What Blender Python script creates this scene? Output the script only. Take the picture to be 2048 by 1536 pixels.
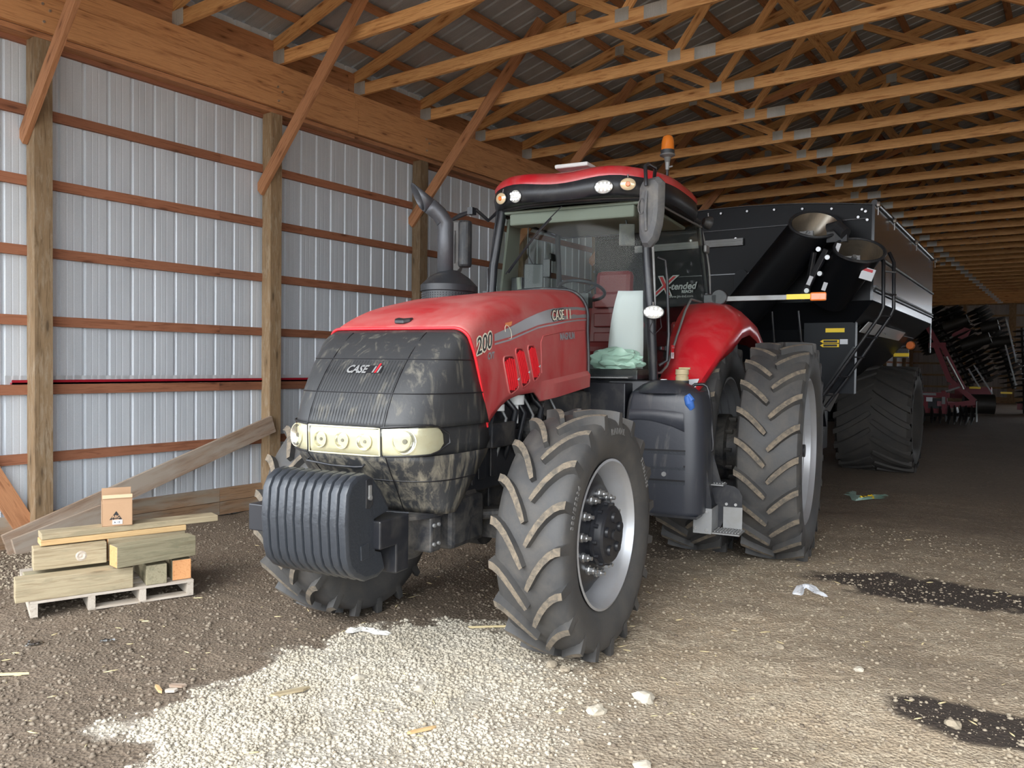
import bpy, bmesh, math, random
from mathutils import Matrix, Vector, noise as mnoise
random.seed(7)
sc = bpy.context.scene
for o in list(bpy.data.objects): bpy.data.objects.remove(o)
COL = sc.collection
PI = math.pi
# ------------------------------------------------------------ camera
cam = bpy.data.cameras.new('camera'); co = bpy.data.objects.new('camera', cam); COL.objects.link(co)
yaw, pit, rol = 0.6214, 0.0249, 0.0127
fw = Vector((-math.sin(yaw)*math.cos(pit), math.cos(yaw)*math.cos(pit), -math.sin(pit)))
rt = Vector((math.cos(yaw), math.sin(yaw), 0)); up = rt.cross(fw)
r2 = rt*math.cos(rol)+up*math.sin(rol); u2 = -rt*math.sin(rol)+up*math.cos(rol)
m = Matrix((r2, u2, -fw)).transposed().to_4x4(); m.translation = (0, 0, 1.656)
co.matrix_world = m
cam.sensor_width = 36; cam.lens = 1591.24/2048*36; cam.clip_start = 0.05; cam.clip_end = 300
sc.camera = co
# ------------------------------------------------------------ sky, light and exposure
w = bpy.data.worlds.new('overcast_sky'); sc.world = w; w.use_nodes = True
nt = w.node_tree; nt.nodes.clear()
wo = nt.nodes.new('ShaderNodeOutputWorld'); bg = nt.nodes.new('ShaderNodeBackground')
tc = nt.nodes.new('ShaderNodeTexCoord'); sp = nt.nodes.new('ShaderNodeSeparateXYZ'); rp = nt.nodes.new('ShaderNodeValToRGB')
rp.color_ramp.elements[0].position = 0.0; rp.color_ramp.elements[0].color = (0.80, 0.86, 0.93, 1)
rp.color_ramp.elements[1].position = 0.6; rp.color_ramp.elements[1].color = (0.86, 0.93, 1.0, 1)
nt.links.new(tc.outputs['Generated'], sp.inputs[0]); nt.links.new(sp.outputs['Z'], rp.inputs[0])
nt.links.new(rp.outputs[0], bg.inputs[0]); bg.inputs[1].default_value = 2.2
nt.links.new(bg.outputs[0], wo.inputs[0])
sl = bpy.data.lights.new('sun_behind_cloud', 'SUN'); sl.energy = 0.8; sl.angle = math.radians(40); sl.color = (1, 0.96, 0.9)
so = bpy.data.objects.new('sun_behind_cloud', sl); COL.objects.link(so)
so.rotation_euler = Vector((-0.12, 0.86, -0.5)).to_track_quat('-Z', 'Y').to_euler()
vs = sc.view_settings; vs.view_transform = 'Standard'; vs.look = 'None'; vs.gamma = 1.0; vs.use_curve_mapping = False
vs.exposure = 1.6
sc.cycles.max_bounces = 8; sc.cycles.transparent_max_bounces = 12
# ------------------------------------------------------------ material helpers
def newmat(name):
    mt = bpy.data.materials.new(name); mt.use_nodes = True; n = mt.node_tree.nodes; n.clear()
    out = n.new('ShaderNodeOutputMaterial'); b = n.new('ShaderNodeBsdfPrincipled')
    mt.node_tree.links.new(b.outputs[0], out.inputs[0]); return mt, mt.node_tree, b, out
def coords(nt, scale=(1, 1, 1), rnd=True, kind='Object'):
    n = nt.nodes; L = nt.links; tc = n.new('ShaderNodeTexCoord'); mp = n.new('ShaderNodeMapping')
    mp.inputs['Scale'].default_value = scale; L.new(tc.outputs[kind], mp.inputs[0])
    if rnd:
        oi = n.new('ShaderNodeObjectInfo'); mu = n.new('ShaderNodeMath'); mu.operation = 'MULTIPLY'; mu.inputs[1].default_value = 37.0
        L.new(oi.outputs['Random'], mu.inputs[0]); L.new(mu.outputs[0], mp.inputs['Location'])
    return mp.outputs[0]
def noise(nt, vec, scale, detail=4, dist=0.0, rough=0.55):
    t = nt.nodes.new('ShaderNodeTexNoise'); t.inputs['Scale'].default_value = scale; t.inputs['Detail'].default_value = detail
    t.inputs['Distortion'].default_value = dist; t.inputs['Roughness'].default_value = rough
    if vec is not None: nt.links.new(vec, t.inputs['Vector'])
    return t.outputs['Fac']
def ramp(nt, fac, stops):
    r = nt.nodes.new('ShaderNodeValToRGB'); e = r.color_ramp.elements
    while len(e) < len(stops): e.new(0.5)
    for k, (p, c) in enumerate(stops):
        e[k].position = p; e[k].color = (*c, 1) if len(c) == 3 else c
    nt.links.new(fac, r.inputs[0]); return r.outputs[0]
def fr(nt, fac, a, b): return ramp(nt, fac, [(a, (0, 0, 0)), (b, (1, 1, 1))])
def mix(nt, fac, a, b, mode='MIX'):
    x = nt.nodes.new('ShaderNodeMix'); x.data_type = 'RGBA'; x.blend_type = mode
    for s, v in ((x.inputs[0], fac), (x.inputs[6], a), (x.inputs[7], b)):
        if isinstance(v, (int, float)): s.default_value = v
        elif isinstance(v, tuple): s.default_value = (*v, 1)
        else: nt.links.new(v, s)
    return x.outputs[2]
def bump(nt, b, h, strength=0.3, dist=0.01):
    q = nt.nodes.new('ShaderNodeBump'); q.inputs['Strength'].default_value = strength; q.inputs['Distance'].default_value = dist
    nt.links.new(h, q.inputs['Height']); nt.links.new(q.outputs[0], b.inputs['Normal'])
def setc(nt, b, c):
    if isinstance(c, tuple): b.inputs['Base Color'].default_value = (*c, 1)
    else: nt.links.new(c, b.inputs['Base Color'])
def plain(name, col, rough=0.5, metal=0.0, dust=None, dcol=(0.36, 0.32, 0.26), dscale=6, streak=False, bmp=0.0, coat=0.0, em=None, spec=0.5):
    mt, nt, b, _ = newmat(name); b.inputs['Specular IOR Level'].default_value = spec; b.inputs['Roughness'].default_value = rough; b.inputs['Metallic'].default_value = metal
    c = col
    if dust:
        v = coords(nt, (1, 1, 0.16) if streak else (1, 1, 1), rnd=not streak)
        f = fr(nt, noise(nt, v, dscale, 8, 0.6, 0.7), dust[0], dust[1])
        mm = nt.nodes.new('ShaderNodeMath'); mm.operation = 'MULTIPLY'; mm.inputs[1].default_value = dust[2]; nt.links.new(f, mm.inputs[0])
        c = mix(nt, mm.outputs[0], col, dcol)
        r = nt.nodes.new('ShaderNodeMath'); r.operation = 'MULTIPLY_ADD'; r.inputs[1].default_value = 0.5; r.inputs[2].default_value = rough
        nt.links.new(mm.outputs[0], r.inputs[0]); nt.links.new(r.outputs[0], b.inputs['Roughness'])
    setc(nt, b, c)
    if bmp: bump(nt, b, noise(nt, coords(nt), 40, 5), bmp, 0.004)
    if coat: b.inputs['Coat Weight'].default_value = coat; b.inputs['Coat Roughness'].default_value = 0.12
    if em: b.inputs['Emission Color'].default_value = (*em[0], 1); b.inputs['Emission Strength'].default_value = em[1]
    return mt
def wood(name, dark, light, knots=True, rough=0.75, var=0.25, gray=None, mold=None):
    mt, nt, b, _ = newmat(name); b.inputs['Roughness'].default_value = rough
    v = coords(nt, (0.9, 14, 14)); g = noise(nt, v, 2.2, 6, 1.6, 0.6)
    v2 = coords(nt, (2.0, 90, 90)); g2 = noise(nt, v2, 2.0, 3)
    c = ramp(nt, g, [(0.36, dark), (0.5, light), (0.56, tuple(0.75*a+0.25*d for a, d in zip(light, dark))), (0.64, light)])
    c = mix(nt, 0.35, c, ramp(nt, g2, [(0.35, dark), (0.65, light)]))
    if gray:
        f = fr(nt, noise(nt, coords(nt, (0.6, 3, 3)), 2.5, 6), 0.42, 0.62); c = mix(nt, f, c, gray)
    if mold:
        f = fr(nt, noise(nt, coords(nt, (1, 5, 5)), 5, 8, 0.5, 0.7), 0.5, 0.66); c = mix(nt, f, c, mold)
    if knots:
        vo = nt.nodes.new('ShaderNodeTexVoronoi'); vo.inputs['Scale'].default_value = 1.0
        nt.links.new(coords(nt, (2.2, 9, 9)), vo.inputs['Vector'])
        k = ramp(nt, vo.outputs['Distance'], [(0.07, (1, 1, 1)), (0.13, (0, 0, 0))]); c = mix(nt, k, c, tuple(0.28*a for a in dark))
        k2 = ramp(nt, vo.outputs['Distance'], [(0.12, (0.55,)*3), (0.3, (0, 0, 0))]); c = mix(nt, k2, c, dark)
    oi = nt.nodes.new('ShaderNodeObjectInfo'); hs = nt.nodes.new('ShaderNodeHueSaturation')
    mr = nt.nodes.new('ShaderNodeMapRange'); mr.inputs[3].default_value = 1-var; mr.inputs[4].default_value = 1+var
    nt.links.new(oi.outputs['Random'], mr.inputs[0]); nt.links.new(mr.outputs[0], hs.inputs['Value']); nt.links.new(c, hs.inputs['Color'])
    nt.links.new(hs.outputs[0], b.inputs['Base Color']); bump(nt, b, g2, 0.25, 0.003); return mt
M = {}
M['girt'] = wood('girt_wood', (0.17, 0.060, 0.027), (0.31, 0.125, 0.065))
M['pine'] = wood('pine_wood', (0.40, 0.165, 0.05), (0.76, 0.43, 0.18), var=0.12)
M['header'] = wood('header_wood', (0.36, 0.15, 0.055), (0.68, 0.34, 0.145), var=0.1)
M['brace'] = wood('brace_wood', (0.25, 0.10, 0.04), (0.50, 0.235, 0.11), var=0.1)
M['post'] = wood('treated_post_wood', (0.13, 0.082, 0.04), (0.28, 0.185, 0.10), mold=(0.31, 0.235, 0.155))
M['skirt'] = wood('skirt_board_wood', (0.16, 0.085, 0.04), (0.34, 0.21, 0.12), gray=(0.30, 0.25, 0.19))
M['plank'] = wood('weathered_plank_wood', (0.17, 0.105, 0.065), (0.34, 0.24, 0.17), gray=(0.36, 0.30, 0.24), var=0.08)
M['timber'] = wood('treated_timber_wood', (0.235, 0.175, 0.10), (0.40, 0.33, 0.21), mold=(0.27, 0.225, 0.14), var=0.1)
M['green_timber'] = wood('green_timber_wood', (0.19, 0.16, 0.095), (0.32, 0.28, 0.18), knots=False, mold=(0.20, 0.185, 0.115), var=0.08)
M['yellow_board'] = wood('fresh_board_wood', (0.38, 0.22, 0.09), (0.54, 0.37, 0.18), var=0.06)
M['orange_end'] = wood('cut_end_wood', (0.50, 0.20, 0.07), (0.66, 0.33, 0.14), knots=False, var=0.05)
M['pallet'] = wood('pallet_wood', (0.32, 0.26, 0.20), (0.50, 0.44, 0.37), knots=False, var=0.06)
def metal_sheet(name, c1, c2, rough, metal):
    mt, nt, b, _ = newmat(name); b.inputs['Roughness'].default_value = rough; b.inputs['Metallic'].default_value = metal
    f = noise(nt, coords(nt, (3, 3, 0.5)), 2.0, 6); f2 = noise(nt, coords(nt), 160, 2)
    c = ramp(nt, f, [(0.3, c1), (0.7, c2)]); c = mix(nt, 0.09, c, ramp(nt, f2, [(0.4, (0.25,)*3), (0.6, (0.85,)*3)]))
    setc(nt, b, c); return mt
M['sheet'] = metal_sheet('galvanized_wall_sheet', (0.56, 0.60, 0.64), (0.66, 0.70, 0.74), 0.45, 0.2)
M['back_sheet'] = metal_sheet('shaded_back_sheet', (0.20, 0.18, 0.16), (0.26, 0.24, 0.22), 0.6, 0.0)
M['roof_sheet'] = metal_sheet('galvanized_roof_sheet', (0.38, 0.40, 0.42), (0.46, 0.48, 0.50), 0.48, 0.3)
M['gusset'] = metal_sheet('truss_plate_steel', (0.42, 0.42, 0.40), (0.58, 0.58, 0.56), 0.5, 0.5)
M['red'] = plain('red_paint', (0.52, 0.012, 0.022), 0.32, 0, dust=(0.42, 0.8, 0.30), dcol=(0.50, 0.36, 0.32), dscale=3, coat=0.4)
M['redtop'] = plain('dusty_red_paint', (0.42, 0.016, 0.022), 0.42, 0, dust=(0.3, 0.7, 0.42), dcol=(0.50, 0.34, 0.30), dscale=2.2)
M['bright_red'] = plain('vent_red', (0.72, 0.02, 0.03), 0.4)
M['grille'] = plain('grille_plastic', (0.028, 0.029, 0.031), 0.5, 0, dust=(0.54, 0.78, 0.5), dcol=(0.32, 0.29, 0.22), dscale=15, streak=True, bmp=0.25)
M['grille_low'] = plain('lower_grille_plastic', (0.030, 0.031, 0.033), 0.5, 0, dust=(0.46, 0.70, 0.62), dcol=(0.34, 0.30, 0.22), dscale=17, streak=True, bmp=0.25)
M['black'] = plain('black_paint', (0.016, 0.017, 0.021), 0.35, 0, dust=(0.5, 0.8, 0.12), bmp=0.05)
M['dirty_black'] = plain('dirty_black_metal', (0.020, 0.021, 0.025), 0.5, 0, dust=(0.42, 0.75, 0.35), dscale=7, bmp=0.15)
M['weight'] = plain('weight_grey_paint', (0.030, 0.034, 0.041), 0.36, 0.1, bmp=0.6)
M['plastic'] = plain('black_plastic', (0.022, 0.024, 0.028), 0.45, 0, dust=(0.5, 0.8, 0.25), bmp=0.1)
M['tank'] = plain('tank_plastic', (0.030, 0.033, 0.042), 0.38, 0, dust=(0.53, 0.72, 0.4), dcol=(0.30, 0.28, 0.24), dscale=5, streak=True, bmp=0.15)
M['mirror_shell'] = plain('faded_mirror_plastic', (0.085, 0.087, 0.092), 0.6, 0, dust=(0.4, 0.7, 0.3), bmp=0.15)
M['rubber'] = plain('tire_rubber', (0.047, 0.046, 0.046), 0.62, 0, dust=(0.42, 0.78, 0.42), dcol=(0.15, 0.13, 0.105), dscale=5, bmp=0.35)
M['rubber_dark'] = plain('dark_tire_rubber', (0.032, 0.030, 0.028), 0.75, 0, dust=(0.4, 0.8, 0.35), dcol=(0.12, 0.10, 0.08), dscale=5, bmp=0.35)
M['lug_dirt'] = plain('dirt_on_lugs', (0.085, 0.075, 0.062), 0.9, 0, dust=(0.38, 0.62, 0.8), dcol=(0.22, 0.175, 0.125), dscale=22, bmp=0.8)
M['silver'] = plain('silver_rim_paint', (0.46, 0.47, 0.49), 0.38, 0.55, dust=(0.45, 0.8, 0.25))
M['steel'] = plain('bright_steel', (0.62, 0.62, 0.62), 0.32, 0.9)
M['dull_steel'] = plain('galvanized_part', (0.26, 0.265, 0.27), 0.5, 0.5, dust=(0.4, 0.7, 0.4), dcol=(0.26, 0.24, 0.20))
M['inox'] = plain('worn_auger_steel', (0.62, 0.55, 0.45), 0.28, 0.9, dust=(0.45, 0.7, 0.4), dcol=(0.2, 0.14, 0.09), streak=True)
M['exhaust'] = plain('exhaust_paint', (0.070, 0.073, 0.082), 0.42, 0.3, bmp=0.5)
M['lamp_lens'] = plain('clear_lens', (0.80, 0.80, 0.76), 0.12, 0.35, coat=0.6)
M['led'] = plain('led_chip', (0.95, 0.95, 0.95), 0.2, 0.1)
M['amber_lens'] = plain('warm_lens', (0.85, 0.66, 0.42), 0.15, 0.3, coat=0.6)
M['lamp_back'] = plain('yellowed_lamp_housing', (0.72, 0.71, 0.62), 0.3, 0.2, dust=(0.5, 0.72, 0.5), dcol=(0.60, 0.52, 0.34), dscale=14)
M['lamp_rim'] = plain('yellowed_lamp_rim', (0.66, 0.60, 0.40), 0.3)
M['reflector'] = plain('lamp_reflector', (0.80, 0.80, 0.74), 0.18, 0.9)
M['orange'] = plain('orange_reflector', (0.85, 0.20, 0.03), 0.25, coat=0.5)
M['beacon'] = plain('orange_beacon_lens', (0.62, 0.17, 0.02), 0.12, coat=0.8)
M['yellow'] = plain('yellow_reflector', (0.95, 0.66, 0.02), 0.4)
M['white'] = plain('white_plastic', (0.72, 0.72, 0.70), 0.5)
M['rag'] = plain('dirty_white_cloth', (0.52, 0.50, 0.46), 0.9)
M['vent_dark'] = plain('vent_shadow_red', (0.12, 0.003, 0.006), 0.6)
M['paper'] = plain('white_paper', (0.74, 0.76, 0.80), 0.8)
M['bag'] = plain('mint_plastic_bag', (0.48, 0.68, 0.60), 0.35, coat=0.3)
M['silver_decal'] = plain('silver_decal', (0.30, 0.30, 0.31), 0.35, 0.5)
M['decal_light'] = plain('pale_decal', (0.72, 0.68, 0.55), 0.5)
M['decal_dark'] = plain('black_decal', (0.01, 0.01, 0.012), 0.4)
M['decal_grey'] = plain('grey_decal', (0.25, 0.25, 0.27), 0.45)
M['decal_red'] = plain('red_decal', (0.6, 0.02, 0.03), 0.4)
M['decal_orange'] = plain('orange_decal', (0.7, 0.22, 0.05), 0.4)
M['seat'] = plain('red_leather', (0.17, 0.020, 0.022), 0.4)
M['liner'] = plain('cab_lining', (0.27, 0.285, 0.25), 0.7)
M['cartblack'] = plain('cart_black_paint', (0.005, 0.0055, 0.007), 0.38, 0.0, dust=(0.6, 0.85, 0.04), bmp=0.03, spec=0.22)
M['cartpanel'] = plain('cart_panel_paint', (0.010, 0.012, 0.016), 0.45, spec=0.3)
M['cartside'] = plain('cart_side_paint', (0.020, 0.021, 0.024), 0.25, 0.0, coat=0.5)
M['farred'] = plain('implement_red', (0.20, 0.012, 0.022), 0.45)
M['disc'] = plain('dark_blade_steel', (0.030, 0.026, 0.022), 0.55, 0.4)
M['blue'] = plain('blue_cap', (0.04, 0.13, 0.42), 0.5)
M['tan_cap'] = plain('dusty_filler_cap', (0.42, 0.34, 0.20), 0.7)
M['card'] = plain('cardboard', (0.42, 0.26, 0.15), 0.85, 0, dust=(0.4, 0.7, 0.3), dcol=(0.36, 0.22, 0.13))
M['card_in'] = plain('cardboard_edge', (0.62, 0.44, 0.28), 0.85)
M['crimson'] = plain('crimson_trim_steel', (0.30, 0.008, 0.02), 0.4)
M['stripewhite'] = plain('white_reflective_decal', (0.86, 0.88, 0.90), 0.35, coat=0.5)
M['trimwhite'] = plain('white_trim_steel', (0.60, 0.62, 0.63), 0.45)
M['stone'] = plain('gravel_stone', (0.44, 0.395, 0.32), 0.9, 0, dust=(0.4, 0.6, 0.6), dcol=(0.34, 0.29, 0.215), dscale=3)
M['clod'] = plain('dirt_clod', (0.14, 0.108, 0.078), 0.95, 0, dust=(0.4, 0.6, 0.5), dcol=(0.30, 0.25, 0.19), dscale=3)
M['tanstone'] = plain('tan_stone', (0.33, 0.275, 0.20), 0.9, 0, dust=(0.4, 0.6, 0.5), dcol=(0.20, 0.16, 0.115), dscale=3)
M['straw'] = plain('straw', (0.55, 0.45, 0.25), 0.8)
M['grass'] = plain('moss', (0.10, 0.13, 0.05), 0.9)
def glass(name, tint, refl=1.0, rough=0.0):
    mt, nt, b, out = newmat(name); n = nt.nodes; n.remove(b)
    t = n.new('ShaderNodeBsdfTransparent'); t.inputs[0].default_value = (*tint, 1)
    g = n.new('ShaderNodeBsdfGlossy'); g.inputs['Roughness'].default_value = rough
    f = n.new('ShaderNodeFresnel'); f.inputs[0].default_value = 1.5
    mu = n.new('ShaderNodeMath'); mu.operation = 'MULTIPLY'; mu.inputs[1].default_value = refl
    mx = n.new('ShaderNodeMixShader'); L = nt.links
    L.new(f.outputs[0], mu.inputs[0]); L.new(mu.outputs[0], mx.inputs[0]); L.new(t.outputs[0], mx.inputs[1]); L.new(g.outputs[0], mx.inputs[2]); L.new(mx.outputs[0], out.inputs[0])
    return mt
M['glass'] = glass('tinted_cab_glass', (0.83, 0.87, 0.83), 0.22, 0.06)
M['headlamp'] = glass('yellowed_headlamp_lens', (0.97, 0.95, 0.84), 1.3, 0.05)
M['clear'] = glass('clear_plastic_film', (0.85, 0.88, 0.9), 2.0, 0.15)
# ------------------------------------------------------------ mesh helpers
def link(name, me, parent=None, mtx=None):
    o = bpy.data.objects.new(name, me); COL.objects.link(o)
    if parent is not None: o.parent = parent
    if mtx is not None: o.matrix_local = mtx if parent is not None else mtx
    return o
def empty(name, loc=(0, 0, 0), rz=0.0, parent=None):
    o = bpy.data.objects.new(name, None); COL.objects.link(o); o.empty_display_size = 0.2
    o.location = loc; o.rotation_euler = (0, 0, rz)
    if parent is not None: o.parent = parent
    return o
def tag(o, label=None, cat=None, group=None, kind=None):
    if label: o['label'] = label
    if cat: o['category'] = cat
    if group: o['group'] = group
    if kind: o['kind'] = kind
    return o
class MB:
    def __init__(s): s.v = []; s.f = []; s.m = []; s.mi = 0
    def add(s, vs, fs):
        b = len(s.v); s.v += [tuple(x) for x in vs]
        for f in fs: s.f.append(tuple(b+i for i in f)); s.m.append(s.mi)
        return s
    def box(s, c, d, R=None):
        hx, hy, hz = d[0]/2, d[1]/2, d[2]/2
        vs = [Vector((x, y, z)) for x in (-hx, hx) for y in (-hy, hy) for z in (-hz, hz)]
        if R is not None: vs = [R @ q for q in vs]
        C = Vector(c); return s.add([q+C for q in vs], [(0, 1, 3, 2), (4, 6, 7, 5), (0, 4, 5, 1), (2, 3, 7, 6), (0, 2, 6, 4), (1, 5, 7, 3)])
    def box2(s, a, b): return s.box([(p+q)/2 for p, q in zip(a, b)], [abs(q-p) for p, q in zip(a, b)])
    def beam(s, p, q, w, h, upv=(0, 0, 1)):
        p, q = Vector(p), Vector(q); x = (q-p).normalized(); y = Vector(upv).cross(x).normalized(); z = x.cross(y)
        R = Matrix((x, y, z)).transposed(); return s.box((p+q)/2, ((q-p).length, w, h), R)
    def cyl(s, p, q, r0, r1=None, n=16, cap=True):
        r1 = r0 if r1 is None else r1; p, q = Vector(p), Vector(q); x = (q-p).normalized()
        a = Vector((0, 0, 1)) if abs(x.z) < 0.9 else Vector((1, 0, 0)); y = a.cross(x).normalized(); z = x.cross(y)
        vs = []
        for c, r in ((p, r0), (q, r1)):
            for i in range(n):
                t = 2*PI*i/n; vs.append(c+y*math.cos(t)*r+z*math.sin(t)*r)
        fs = [(i, (i+1) % n, n+(i+1) % n, n+i) for i in range(n)]
        if cap: fs += [tuple(range(n-1, -1, -1)), tuple(range(n, 2*n))]
        return s.add(vs, fs)
    def tube(s, pts, r, n=10, cap=True):
        pts = [Vector(p) for p in pts]; rs = r if isinstance(r, (list, tuple)) else [r]*len(pts)
        vs = []; prev = None
        for i, p in enumerate(pts):
            d = (pts[min(i+1, len(pts)-1)]-pts[max(i-1, 0)]).normalized()
            if prev is None:
                a = Vector((0, 0, 1)) if abs(d.z) < 0.9 else Vector((1, 0, 0)); y = a.cross(d).normalized()
            else: y = (prev-d*prev.dot(d)).normalized()
            prev = y; z = d.cross(y)
            for k in range(n):
                t = 2*PI*k/n; vs.append(p+(y*math.cos(t)+z*math.sin(t))*rs[i])
        fs = [(i*n+k, i*n+(k+1) % n, (i+1)*n+(k+1) % n, (i+1)*n+k) for i in range(len(pts)-1) for k in range(n)]
        if cap: fs += [tuple(range(n-1, -1, -1)), tuple(range((len(pts)-1)*n, len(pts)*n))]
        return s.add(vs, fs)
    def lathe(s, prof, n=48, axis='y', c=(0, 0, 0), closed=False, a0=0, a1=2*PI):
        vs = []; full = abs(a1-a0-2*PI) < 1e-6; N = n if full else n+1
        for i in range(N):
            t = a0+(a1-a0)*i/n; ca, sa = math.cos(t), math.sin(t)
            for (u, r) in prof:
                if axis == 'y': p = (r*ca, u, r*sa)
                elif axis == 'z': p = (r*ca, r*sa, u)
                else: p = (u, r*ca, r*sa)
                vs.append((p[0]+c[0], p[1]+c[1], p[2]+c[2]))
        k = len(prof); fs = []
        for i in range(n if full else n):
            j = (i+1) % N
            for q in range(k if closed else k-1):
                fs.append((i*k+q, i*k+(q+1) % k, j*k+(q+1) % k, j*k+q))
        return s.add(vs, fs)
    def grid(s, rows, close_u=False):
        n = len(rows[0]); vs = [p for r in rows for p in r]; fs = []
        for i in range(len(rows)-1):
            for k in range(n if close_u else n-1):
                fs.append((i*n+k, i*n+(k+1) % n, (i+1)*n+(k+1) % n, (i+1)*n+k))
        return s.add(vs, fs)
    def prism(s, poly, h0, h1, f):
        # poly of 2D points, f(u, v, h) -> point
        n = len(poly); vs = [f(u, v, h) for h in (h0, h1) for (u, v) in poly]
        return s.add(vs, [tuple(range(n-1, -1, -1)), tuple(range(n, 2*n))]+[(i, (i+1) % n, n+(i+1) % n, n+i) for i in range(n)])
    def mesh(s, name, mats, smooth=False, fix=True):
        me = bpy.data.meshes.new(name); me.from_pydata(s.v, [], s.f)
        mats = mats if isinstance(mats, (list, tuple)) else [mats]
        for q in mats: me.materials.append(M[q] if isinstance(q, str) else q)
        for p, i in zip(me.polygons, s.m): p.material_index = i
        if fix:
            bm = bmesh.new(); bm.from_mesh(me); bmesh.ops.recalc_face_normals(bm, faces=bm.faces); bm.to_mesh(me); bm.free()
        if smooth: shade(me, smooth)
        return me
    def build(s, name, mats, parent=None, smooth=False, mtx=None, bevel=0, solid=0, sub=0, fix=True):
        o = link(name, s.mesh(name, mats, smooth, fix), parent, mtx)
        if solid:
            md = o.modifiers.new('solid', 'SOLIDIFY'); md.thickness = solid; md.offset = -1 if solid > 0 else 1; md.thickness = abs(solid)
        if bevel:
            md = o.modifiers.new('bevel', 'BEVEL'); md.width = bevel; md.segments = 2; md.limit_method = 'ANGLE'; md.angle_limit = math.radians(40)
        if sub:
            md = o.modifiers.new('sub', 'SUBSURF'); md.levels = sub; md.render_levels = sub
        return o
def shade(me, ang=True):
    a = math.radians(38 if ang is True else ang)
    me.polygons.foreach_set('use_smooth', [True]*len(me.polygons))
    bm = bmesh.new(); bm.from_mesh(me)
    for e in bm.edges:
        if len(e.link_faces) == 2 and e.calc_face_angle(0) > a: e.smooth = False
    bm.to_mesh(me); bm.free()
bcache = {}; MT = {}
def board(name, p, q, w, h, mat, parent=None, upv=(0, 0, 1), tag_=None):
    """a plank from p to q; w is across, h along upv; the mesh lies along its own X axis"""
    p, q = Vector(p), Vector(q); x = (q-p).normalized(); y = Vector(upv).cross(x).normalized(); z = x.cross(y)
    L = (q-p).length; key = (name, round(L, 3), round(w, 4), round(h, 4), mat)
    if key not in bcache: bcache[key] = MB().box((0, 0, 0), (L, w, h)).mesh(name, mat)
    mt = Matrix((x, y, z)).transposed().to_4x4(); mt.translation = (p+q)/2
    o = link(name, bcache[key], parent, mt); MT[o.name] = mt; return o
def text_mesh(txt, size, mapf, thick=0.0, shear=0.0, bold=0.0, align='LEFT', squeeze=1.0, sp_=1.0):
    cu = bpy.data.curves.new('t', 'FONT'); cu.body = txt; cu.size = size; cu.shear = shear; cu.offset = bold; cu.align_x = align
    cu.resolution_u = 3; cu.space_character = sp_
    if thick: cu.extrude = thick
    ob = bpy.data.objects.new('t', cu); COL.objects.link(ob)
    me = bpy.data.meshes.new_from_object(ob.evaluated_get(bpy.context.evaluated_depsgraph_get()))
    bpy.data.objects.remove(ob); bpy.data.curves.remove(cu)
    for v in me.vertices: v.co = mapf(v.co.x*squeeze, v.co.y, v.co.z)
    return me
def text(name, txt, size, mapf, mat, parent, **k):
    me = text_mesh(txt, size, mapf, **k); me.name = name; me.materials.clear(); me.materials.append(M[mat])
    return link(name, me, parent)
# ------------------------------------------------------------ barn shell
WX = -7.57; Y1 = 3.353; SP = 2.46; YB = 47.3; Y0 = 0.2; RX = 10.8; RIDGE = 1.6
def TY(n): return Y1+SP*(n+1)/2
wl = tag(empty('wall_left'), kind='structure')
def sheet_profile(width, rib=0.2286, out=1):
    pts = [(0, 0)]; n = round(width/rib)
    for i in range(n):
        b = i*rib
        pts += [(b+0.012, 0), (b+0.024, 0.019), (b+0.040, 0.019), (b+0.052, 0)]
        for c in (0.105, 0.165): pts += [(b+c-0.008, 0), (b+c, 0.0014), (b+c+0.008, 0)]
    pts.append((width, 0)); return pts
PW = 0.9144
prof = sheet_profile(PW)
mb = MB(); mb.grid([[(-h, u, 0) for u, h in prof], [(-h, u, 5.48) for u, h in prof]]); wall_me = mb.mesh('wall_panel', 'sheet')
y = Y0+0.05
k = 0
while y < YB-0.3:
    link('wall_panel', wall_me, wl, Matrix.Translation((WX, y, -0.12))); y += PW
posts_y = [Y1-0.075+SP*k for k in range(-1, 18)]
for y in posts_y:
    board('post', (-7.465, y, -0.1), (-7.465, y, 4.42), 0.15, 0.15, 'post', wl, (1, 0, 0))
for k in range(8):
    z = 0.768+0.61*k
    if z > 4.6: continue
    y = Y0
    while y < YB:
        y2 = min(y+2*SP, YB); board('girt', (-7.551, y+0.001, z), (-7.551, y2-0.002, z), 0.038, 0.089, 'girt', wl); y = y2
y = Y0
while y < YB:
    y2 = min(y+2*SP, YB)
    for z in (0.06, 0.205): board('skirt_board', (-7.545, y+0.001, z), (-7.545, y2-0.003, z), 0.05, 0.14, 'skirt', wl)
    y = y2
ys = [Y0]
while ys[-1] < YB: ys.append(min(ys[-1]+2*SP if len(ys) > 1 else Y0+1.8, YB))
for a, b in zip(ys, ys[1:]):
    board('header_board', (-7.365, a+0.001, 4.62), (-7.365, b-0.002, 4.62), 0.05, 0.29, 'header', wl)
    board('header_board', (-7.42, a+0.001, 4.84), (-7.42, b-0.002, 4.84), 0.05, 0.28, 'header', wl)
    board('header_board', (-7.535, a+0.001, 4.84), (-7.535, b-0.002, 4.84), 0.05, 0.28, 'brace', wl)
    board('eave_board', (-7.545, a+0.001, 5.13), (-7.545, b-0.002, 5.13), 0.04, 0.29, 'brace', wl)
    board('plate_board', (-7.48, a+0.001, 4.45), (-7.48, b-0.002, 4.45), 0.16, 0.05, 'brace', wl)
for k, y in enumerate(posts_y):
    board('knee_brace', (-7.56, y-0.098, 3.56), (-5.43, y-0.098, 5.83), 0.04, 0.14, 'brace', wl)
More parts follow.
